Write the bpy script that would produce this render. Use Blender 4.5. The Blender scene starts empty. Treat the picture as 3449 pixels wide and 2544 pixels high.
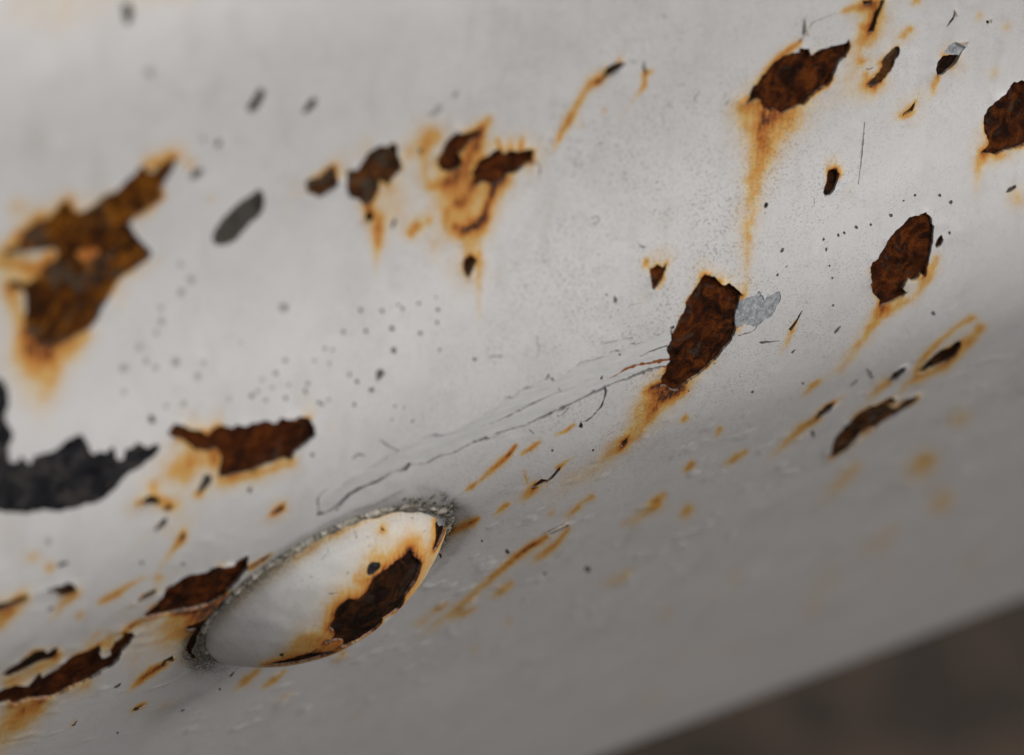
import bpy, math, time
import numpy as np
from mathutils import Matrix, Vector
from mathutils.geometry import delaunay_2d_cdt

T0 = time.time()
rng = np.random.default_rng(7)

# ------------------------------------------------------------------ camera, sky, sun, exposure
MM = 0.001
FOC, SENS, IW, IH = 90.0, 23.5, 3449.0, 2544.0
FPX = FOC / SENS * IW
# the bumper's length direction and the bolt's place, seen in camera axes (x right, y up, z to the viewer), mm
L = np.array([0.8415871460, 0.2634935018, -0.4714893956])
B = np.array([-15.4625, -17.75, -330.2234])
F = np.array([0, 0, 1.0]) - L[2] * L
F /= np.linalg.norm(F)
G = np.cross(L, F)
PHB = 67.713            # profile angle of the face where the bolt sits
PHH = 59.5              # profile angle at which the face is plumb
a0 = math.radians(90 - PHH)
UP = math.cos(a0) * F - math.sin(a0) * G
YW = np.cross(UP, L)
HB = 0.46               # height of the bolt above the ground

def cam_to_world(v):    # direction
    return np.array([v @ L, v @ YW, v @ UP])

cam_pos = cam_to_world(-B) * MM + np.array([0, 0, HB])
R3 = np.array([cam_to_world(np.eye(3)[i]) for i in range(3)]).T
scene = bpy.context.scene
cd = bpy.data.cameras.new('camera')
cam = bpy.data.objects.new('camera', cd)
scene.collection.objects.link(cam)
M = Matrix.Identity(4)
for r in range(3):
    for c in range(3):
        M[r][c] = float(R3[r, c])
    M[r][3] = float(cam_pos[r])
cam.matrix_world = M
cd.lens, cd.sensor_width, cd.sensor_fit = FOC, SENS, 'HORIZONTAL'
cd.clip_start, cd.clip_end = 0.01, 500
cd.dof.use_dof = True
cd.dof.focus_distance = 0.3335
cd.dof.aperture_fstop = 12.5
cd.dof.aperture_blades = 0
scene.camera = cam

SUN_DIR = np.array([0.55, -0.27, 0.79])
SUN_DIR /= np.linalg.norm(SUN_DIR)
SUN_EL = math.asin(SUN_DIR[2])
SUN_AZ = math.atan2(SUN_DIR[0], SUN_DIR[1])
world = bpy.data.worlds.new('World')
scene.world = world
world.use_nodes = True
wn = world.node_tree
bg = wn.nodes['Background']
sky = wn.nodes.new('ShaderNodeTexSky')
sky.sky_type = 'NISHITA'
sky.sun_disc = False
sky.sun_elevation = SUN_EL
sky.sun_rotation = SUN_AZ
sky.dust_density = 4.0
hs = wn.nodes.new('ShaderNodeHueSaturation')     # overcast: the cloud cover greys the sky
hs.inputs['Saturation'].default_value = 0.16
wn.links.new(sky.outputs[0], hs.inputs['Color'])
wn.links.new(hs.outputs[0], bg.inputs[0])
bg.inputs[1].default_value = 0.10
sd = bpy.data.lights.new('sun', 'SUN')
sd.energy, sd.angle, sd.color = 1.4, math.radians(20), (1.0, 0.965, 0.925)
sun = bpy.data.objects.new('sun', sd)
scene.collection.objects.link(sun)
sun.rotation_euler = Vector(SUN_DIR).to_track_quat('Z', 'Y').to_euler()
sun.location = (0.5, -0.5, 2)
vs = scene.view_settings
vs.view_transform, vs.look, vs.exposure, vs.gamma = 'Standard', 'None', 0.0, 1.0
vs.use_curve_mapping = False

# ------------------------------------------------------------------ noise and geometry helpers
def hsh(i, j, k):
    n = (i * 374761393 + j * 668265263 + k * 2147483647) & 0xffffffff
    n = ((n ^ (n >> 13)) * 1274126177) & 0xffffffff
    return ((n ^ (n >> 16)) & 0xffff) / 65535.0

def vnoise(x, y, k=0):
    x = np.asarray(x, float); y = np.asarray(y, float)
    i = np.floor(x).astype(np.int64); j = np.floor(y).astype(np.int64)
    u = x - i; v = y - j
    u = u * u * (3 - 2 * u); v = v * v * (3 - 2 * v)
    return ((hsh(i, j, k) * (1 - u) + hsh(i + 1, j, k) * u) * (1 - v)
            + (hsh(i, j + 1, k) * (1 - u) + hsh(i + 1, j + 1, k) * u) * v) * 2 - 1

def fbm(x, y, k=0, o=4):
    s = 0; a = 0.5
    for n in range(o):
        s = s + a * vnoise(x * 2 ** n + 17.3 * n, y * 2 ** n - 9.1 * n, k + n); a *= 0.5
    return s

def seg_dist(P, Q, closed=True):
    """distance and nearest parameter (segment index + fraction) of points P to polyline Q"""
    n = len(Q)
    best = np.full(len(P), 1e9); par = np.zeros(len(P))
    for k in range(n if closed else n - 1):
        a = Q[k]; d = Q[(k + 1) % n] - a
        w = np.clip(((P - a) @ d) / max(d @ d, 1e-12), 0, 1)
        dd = np.hypot(*(P - a - w[:, None] * d).T)
        m = dd < best
        best[m] = dd[m]; par[m] = k + w[m]
    return best, par

def inside(P, Q):
    x, y = P[:, 0], P[:, 1]
    c = np.zeros(len(P), bool)
    n = len(Q)
    for k in range(n):
        x0, y0 = Q[k]; x1, y1 = Q[(k + 1) % n]
        if y0 == y1: continue
        c ^= ((y0 > y) != (y1 > y)) & (x < (x1 - x0) * (y - y0) / (y1 - y0) + x0)
    return c

def resample(Q, step, closed=True):
    Q = np.asarray(Q, float)
    if closed: Q = np.vstack([Q, Q[:1]])
    d = np.r_[0, np.cumsum(np.hypot(*np.diff(Q, axis=0).T))]
    n = max(6 if closed else 2, int(round(d[-1] / step)))
    s = np.linspace(0, d[-1], n + (0 if closed else 1), endpoint=not closed)
    return np.c_[np.interp(s, d, Q[:, 0]), np.interp(s, d, Q[:, 1])]

# ------------------------------------------------------------------ the pressed face: profile and mapping
TT = np.linspace(-150, 108, 10321)
KN = [(-150, -15), (-105, 10), (-84, 26), (-68, 24), (-57, 42), (-47, 43), (-32, 30), (-26, 35), (-8.5, PHB - 2.2),
      (0, PHB), (12, PHB + 2.0), (92, PHB + 4.5), (95.5, PHB + 10), (101, 190), (108, 215)]
ph = np.interp(TT, [k[0] for k in KN], [k[1] for k in KN])
kw = np.hanning(121); kw /= kw.sum()
ph = np.convolve(np.pad(ph, 60, mode='edge'), kw, 'valid')
pr = np.radians(ph); dT = TT[1] - TT[0]
CF = np.cumsum(-np.sin(pr)) * dT; CG = np.cumsum(np.cos(pr)) * dT
z0 = np.argmin(abs(TT)); CF -= CF[z0]; CG -= CG[z0]

def face_world(s, t, h):
    """face coordinates (mm along, mm down, mm proud) -> metres from the bolt"""
    f = np.interp(t, TT, CF); g = np.interp(t, TT, CG); p = np.radians(np.interp(t, TT, ph))
    f = f + h * np.cos(p); g = g + h * np.sin(p)
    fy, fz, gy, gz = F @ YW, F @ UP, G @ YW, G @ UP
    return np.c_[s, f * fy + g * gy, f * fz + g * gz] * MM

def face_px(s, t, h=0.0):
    f = np.interp(t, TT, CF); g = np.interp(t, TT, CG); p = np.radians(np.interp(t, TT, ph))
    f = f + h * np.cos(p); g = g + h * np.sin(p)
    P = B + np.outer(s, L) + np.outer(f, F) + np.outer(g, G)
    return np.c_[P[:, 0] / -P[:, 2] * FPX + IW / 2, P[:, 1] / P[:, 2] * FPX + IH / 2]

_vis = TT < 97
_ang = np.arctan2((CG + B @ G)[_vis], -(CF + B @ F)[_vis])
_ang = np.maximum.accumulate(_ang)
def px_face(p):
    p = np.asarray(p, float)
    r = np.c_[(p[:, 0] - IW / 2) / FPX, -(p[:, 1] - IH / 2) / FPX, -np.ones(len(p))]
    a, b = r @ F, r @ G
    t = np.interp(np.arctan2(b, -a), _ang, TT[_vis])
    f = np.interp(t, TT, CF) + B @ F; g = np.interp(t, TT, CG) + B @ G
    lam = np.hypot(f, g) / np.hypot(a, b)
    return np.c_[lam * (r @ L) - B @ L, t]

# ------------------------------------------------------------------ materials
def mat(name):
    m = bpy.data.materials.new(name); m.use_nodes = True
    nt = m.node_tree
    return m, nt, nt.nodes['Principled BSDF']

def nd(nt, typ, **kw):
    n = nt.nodes.new(typ)
    for k, v in kw.items():
        if k in n.inputs: n.inputs[k].default_value = v
        else: setattr(n, k, v)
    return n

def mix(nt, fac, a, b, mode='MIX'):
    n = nt.nodes.new('ShaderNodeMix'); n.data_type = 'RGBA'; n.blend_type = mode
    for i, v in ((0, fac), (6, a), (7, b)):
        if hasattr(v, 'is_output'): nt.links.new(v, n.inputs[i])
        elif i == 0: n.inputs[0].default_value = v
        else: n.inputs[i].default_value = (*v, 1)
    return n.outputs[2]

def mth(nt, op, a, b=None, c=None, clamp=False):
    n = nt.nodes.new('ShaderNodeMath'); n.operation = op; n.use_clamp = clamp
    for i, v in enumerate((a, b, c)):
        if v is None: continue
        if hasattr(v, 'is_output'): nt.links.new(v, n.inputs[i])
        else: n.inputs[i].default_value = v
    return n.outputs[0]

def mrange(nt, v, a, b, c=0.0, d=1.0):
    n = nt.nodes.new('ShaderNodeMapRange')
    nt.links.new(v, n.inputs[0])
    for i, q in enumerate((a, b, c, d)): n.inputs[i + 1].default_value = q
    return n.outputs[0]

def coords(nt):
    return nd(nt, 'ShaderNodeAttribute', attribute_name='face_mm').outputs['Vector']

def noise(nt, vec, scale, detail=4, rough=0.6, dist=0.0, stretch=None):
    if stretch:
        m = nt.nodes.new('ShaderNodeMapping'); m.inputs['Scale'].default_value = stretch
        nt.links.new(vec, m.inputs[0]); vec = m.outputs[0]
    n = nt.nodes.new('ShaderNodeTexNoise')
    n.inputs['Scale'].default_value = scale; n.inputs['Detail'].default_value = detail
    n.inputs['Roughness'].default_value = rough; n.inputs['Distortion'].default_value = dist
    nt.links.new(vec, n.inputs['Vector'])
    return n.outputs['Fac']

def bump(nt, p, h, strength, dist):
    b = nt.nodes.new('ShaderNodeBump')
    b.inputs['Strength'].default_value = strength; b.inputs['Distance'].default_value = dist
    nt.links.new(h, b.inputs['Height'])
    nt.links.new(b.outputs[0], p.inputs['Normal'])
    return b

def ramp(nt, v, stops):
    r = nt.nodes.new('ShaderNodeValToRGB')
    e = r.color_ramp.elements
    while len(e) < len(stops): e.new(0.5)
    for q, (pos, col) in zip(e, stops):
        q.position = pos; q.color = (*col, 1)
    nt.links.new(v, r.inputs[0])
    return r.outputs[0]

def specks(nt, vec, rot, scale, stretch, dens, size):
    """short dark flecks: one per cell, some cells left empty"""
    m = nt.nodes.new('ShaderNodeMapping'); m.inputs['Rotation'].default_value = (0, 0, math.radians(rot))
    nt.links.new(vec, m.inputs[0])
    m2 = nt.nodes.new('ShaderNodeMapping'); m2.inputs['Scale'].default_value = (1, stretch, 1)
    nt.links.new(m.outputs[0], m2.inputs[0])
    v = nt.nodes.new('ShaderNodeTexVoronoi'); v.voronoi_dimensions = '2D'
    v.inputs['Scale'].default_value = scale
    nt.links.new(m2.outputs[0], v.inputs['Vector'])
    sep = nt.nodes.new('ShaderNodeSeparateColor'); nt.links.new(v.outputs['Color'], sep.inputs[0])
    on = mth(nt, 'LESS_THAN', sep.outputs[0], dens)
    sz = mth(nt, 'MULTIPLY', sep.outputs[1], size)
    d = mth(nt, 'DIVIDE', v.outputs['Distance'], mth(nt, 'ADD', sz, size * 0.25))
    return mth(nt, 'MULTIPLY', mrange(nt, d, 0.6, 1.1, 1, 0), on)

def paint_material(name, tint, speck=1.0):
    m, nt, p = mat(name)
    c = coords(nt)
    base = mix(nt, mrange(nt, noise(nt, c, 0.09, 3), 0.35, 0.65), tint, tuple(q * 0.93 for q in tint))
    base = mix(nt, mrange(nt, noise(nt, c, 0.16, 4, 0.6, 0.5), 0.5, 0.75, 0, 0.35), base, (0.56, 0.52, 0.49))
    base = mix(nt, mrange(nt, noise(nt, c, 0.22, 4, 0.6, 0.3, (1.6, 0.5, 1)), 0.56, 0.75, 0, 0.30), base, (0.50, 0.43, 0.36))
    base = mix(nt, mrange(nt, noise(nt, c, 0.5, 5, 0.7), 0.45, 0.8, 0, 0.14), base, (0.50, 0.46, 0.42))
    scr = mth(nt, 'MULTIPLY', mrange(nt, noise(nt, c, 1.0, 4, 0.6, 0.2, (0.35, 7.0, 1)), 0.58, 0.72, 0, 0.22), mrange(nt, noise(nt, c, 0.25, 3), 0.45, 0.6))
    base = mix(nt, scr, base, (0.30, 0.28, 0.26))
    base = mix(nt, mrange(nt, noise(nt, c, 1.7, 5, 0.75), 0.52, 0.72, 0, 0.16), base, (0.36, 0.34, 0.31))
    st = nd(nt, 'ShaderNodeAttribute', attribute_name='stain').outputs['Fac']
    n1 = noise(nt, c, 1.6, 5, 0.65, 0.6)
    n2 = noise(nt, c, 7.0, 4, 0.7)
    n4 = noise(nt, c, 1.0, 5, 0.65, 0.4, (3.2, 0.55, 1))
    g = mth(nt, 'ADD', mth(nt, 'MULTIPLY', n1, 0.7), mth(nt, 'ADD', mth(nt, 'MULTIPLY', n2, 1.0), mth(nt, 'MULTIPLY', n4, 1.2)))
    se = mth(nt, 'MULTIPLY', st, mth(nt, 'ADD', g, -0.45), clamp=True)
    stc = ramp(nt, se, [(0.0, (0.70, 0.61, 0.44)), (0.22, (0.68, 0.52, 0.26)), (0.42, (0.64, 0.39, 0.115)), (0.62, (0.56, 0.235, 0.040)),
                        (0.82, (0.33, 0.095, 0.012)), (0.95, (0.11, 0.031, 0.007)), (1.0, (0.05, 0.017, 0.006))])
    hue = mix(nt, mrange(nt, noise(nt, c, 0.7, 4, 0.65, 0.5), 0.38, 0.62), (1.06, 1.08, 1.15), (1.0, 0.80, 0.62))
    stc = mix(nt, 1.0, stc, hue, 'MULTIPLY')
    col = mix(nt, mrange(nt, se, 0.01, 0.33), base, stc)
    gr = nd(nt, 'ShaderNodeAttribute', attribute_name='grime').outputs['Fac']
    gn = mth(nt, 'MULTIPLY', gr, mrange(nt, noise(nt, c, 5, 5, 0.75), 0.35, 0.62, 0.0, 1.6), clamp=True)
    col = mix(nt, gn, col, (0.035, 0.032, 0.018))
    a = specks(nt, c, 25, 1.9, 2.6, 0.7, 0.21)
    b = specks(nt, c, -50, 1.8, 3.0, 0.7, 0.21)
    d = specks(nt, c, 80, 2.4, 2.0, 0.7, 0.17)
    patch = mth(nt, 'MULTIPLY', nd(nt, 'ShaderNodeAttribute', attribute_name='speckle').outputs['Fac'], mrange(nt, noise(nt, c, 0.2, 3), 0.36, 0.62, 0.25, 1.0))
    sp = mth(nt, 'MULTIPLY', mth(nt, 'MAXIMUM', mth(nt, 'MAXIMUM', a, b), d), mth(nt, 'MULTIPLY', patch, 0.85 * speck))
    sp = mth(nt, 'MULTIPLY', sp, mrange(nt, noise(nt, c, 2.5, 2), 0.35, 0.5))
    col = mix(nt, sp, col, (0.06, 0.05, 0.04))
    ed = nd(nt, 'ShaderNodeAttribute', attribute_name='broken').outputs['Fac']
    col = mix(nt, mth(nt, 'MULTIPLY', ed, 0.85), col, mix(nt, mrange(nt, n1, 0.35, 0.65), (0.24, 0.21, 0.17), (0.06, 0.047, 0.036)))
    nt.links.new(col, p.inputs['Base Color'])
    rg = mth(nt, 'ADD', mrange(nt, noise(nt, c, 0.8, 4), 0.3, 0.7, 0.34, 0.5), mth(nt, 'MULTIPLY', se, 0.4), clamp=True)
    nt.links.new(rg, p.inputs['Roughness'])
    p.inputs['Specular IOR Level'].default_value = 0.45
    hgt = mth(nt, 'ADD', mth(nt, 'MULTIPLY', noise(nt, c, 1.1, 3), 0.6),
              mth(nt, 'ADD', mth(nt, 'MULTIPLY', noise(nt, c, 9, 4, 0.7), 0.12), mth(nt, 'MULTIPLY', sp, -0.4)))
    bump(nt, p, hgt, 0.35, 0.00012)
    return m

def rust_material(name, dark, mid, light, grey, greyness, fleck=0.5, relief=1.0):
    m, nt, p = mat(name)
    c = coords(nt)
    oi = nt.nodes.new('ShaderNodeObjectInfo')
    ad = nt.nodes.new('ShaderNodeVectorMath'); ad.operation = 'MULTIPLY_ADD'
    nt.links.new(c, ad.inputs[0]); ad.inputs[1].default_value = (1, 1, 1)
    nt.links.new(mth(nt, 'MULTIPLY', oi.outputs['Random'], 61), ad.inputs[2])
    v = ad.outputs[0]
    n1 = noise(nt, v, 0.42, 6, 0.68, 0.8)
    n2 = noise(nt, v, 2.6, 6, 0.72, 0.3)
    n3 = noise(nt, v, 12, 3, 0.7)
    n5 = noise(nt, v, 0.55, 5, 0.62, 1.0)
    col = mix(nt, mrange(nt, n1, 0.43, 0.57), dark, mid)
    col = mix(nt, mrange(nt, mth(nt, 'ADD', mth(nt, 'MULTIPLY', n5, 0.8), mth(nt, 'MULTIPLY', n2, 0.2)), 0.48, 0.60, 0, fleck), col, light)
    col = mix(nt, mrange(nt, n3, 0.45, 0.72, 0, 0.6), col, tuple(q * 0.3 for q in dark))
    col = mix(nt, mrange(nt, noise(nt, v, 5, 5, 0.75), 0.62, 0.74, 0, 0.5), col, tuple(min(1, q * 1.5) for q in light))
    gf = mrange(nt, noise(nt, v, 0.40, 5, 0.6, 1.2), 0.62 - greyness * 0.24, 0.68 - greyness * 0.22)
    rim = nd(nt, 'ShaderNodeAttribute', attribute_name='rim').outputs['Fac']
    gf = mth(nt, 'ADD', gf, mth(nt, 'MULTIPLY', rim, 0.5 * greyness), clamp=True)
    col = mix(nt, mth(nt, 'MULTIPLY', gf, 0.85), col, mix(nt, n2, tuple(q * 0.6 for q in grey), grey))
    nt.links.new(col, p.inputs['Base Color'])
    p.inputs['Roughness'].default_value = 0.9
    p.inputs['Specular IOR Level'].default_value = 0.10
    bump(nt, p, mth(nt, 'ADD', mth(nt, 'ADD', n2, n5), mth(nt, 'MULTIPLY', n3, 0.5)), relief, 0.0005)
    return m

def plain_material(name, a, b, scale, rough, metal=0.0, bmp=0.5, spec=0.2, stretch=None):
    m, nt, p = mat(name)
    c = coords(nt)
    n = noise(nt, c, scale, 6, 0.72, 0.4, stretch)
    nt.links.new(mix(nt, mrange(nt, n, 0.35, 0.65), a, b), p.inputs['Base Color'])
    p.inputs['Roughness'].default_value = rough
    p.inputs['Metallic'].default_value = metal
    p.inputs['Specular IOR Level'].default_value = spec
    bump(nt, p, n, bmp, 0.0001)
    return m

MATS = {
    'paint': paint_material('aged_white_paint', (0.72, 0.705, 0.695)),
    'bolt_paint': paint_material('bolt_white_paint', (0.72, 0.705, 0.68), 0.9),
    'rust': rust_material('red_brown_rust', (0.030, 0.010, 0.0045), (0.105, 0.025, 0.005), (0.31, 0.078, 0.010), (0.09, 0.07, 0.052), 0.10, 0.65),
    'rust_dark': rust_material('dark_rust', (0.016, 0.008, 0.005), (0.050, 0.017, 0.006), (0.16, 0.05, 0.010), (0.05, 0.04, 0.033), 0.12, 0.45),
    'rust_orange': rust_material('orange_rust', (0.050, 0.017, 0.005), (0.20, 0.058, 0.006), (0.50, 0.17, 0.014), (0.15, 0.115, 0.08), 0.26, 0.95),
    'rust_grey': rust_material('grey_rust', (0.045, 0.022, 0.012), (0.13, 0.045, 0.010), (0.32, 0.10, 0.014), (0.15, 0.12, 0.09), 0.42, 0.85),
    'steel': rust_material('bare_dull_steel', (0.045, 0.036, 0.028), (0.09, 0.065, 0.045), (0.15, 0.095, 0.05), (0.19, 0.17, 0.15), 1.0, 0.4),
    'black': rust_material('black_undercoat', (0.006, 0.006, 0.009), (0.026, 0.026, 0.029), (0.10, 0.088, 0.078), (0.012, 0.012, 0.015), 0.1, 0.6, 0.35),
    'zinc': plain_material('grey_zinc', (0.20, 0.215, 0.225), (0.60, 0.62, 0.64), 2.0, 0.5, 0.15, 1.0),
    'under': plain_material('pale_undercoat', (0.585, 0.58, 0.562), (0.69, 0.683, 0.667), 0.8, 0.5, 0.0, 0.6, 0.3, (0.35, 3.0, 1)),
    'edge_grey': plain_material('grey_edge_line', (0.17, 0.165, 0.165), (0.29, 0.28, 0.28), 3.0, 0.7),  # mid grey for the thin lines bordering the scraped band
    'dark': plain_material('dark_pit', (0.022, 0.018, 0.014), (0.065, 0.05, 0.038), 4.0, 0.8),
    'crack': plain_material('rust_crack', (0.20, 0.06, 0.015), (0.32, 0.11, 0.03), 4.0, 0.8),
    'dot': plain_material('grey_chip', (0.10, 0.092, 0.086), (0.19, 0.18, 0.17), 3.0, 0.7),
    'faint': plain_material('faint_chip', (0.38, 0.365, 0.345), (0.47, 0.45, 0.43), 3.0, 0.7),
}

# ------------------------------------------------------------------ marks on the face, traced as outlines
# every list is in a reading window (x offset, y offset, scale) of the photograph's 3449 x 2544 grid
K = 1150 / 2235
WIN = {1: (0, 0, K), 2: (1150, 0, K), 3: (2300, 0, K), 4: (0, 850, K), 5: (1150, 850, K), 6: (2300, 850, K),
       7: (0, 1694, K), 8: (1150, 1694, K), 9: (2300, 1694, K),
       'A': (560, 1600, 440 / 1038), 'B': (1000, 1600, 600 / 2203), 'C': (900, 1900, 600 / 2203), 'D': (2100, 850, 600 / 1802), 'S': (0, 0, 1)}
def win(w, pts):
    ox, oy, k = WIN[w]
    return np.asarray(pts, float) * k + (ox, oy)

DEPTH = {'rust': .25, 'rust_dark': .20, 'rust_orange': .16, 'rust_grey': .13, 'steel': .11, 'black': .10, 'zinc': .06,
         'under': .12, 'edge_grey': .17, 'dark': .18, 'crack': .15, 'dot': .08, 'faint': .04}
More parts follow.
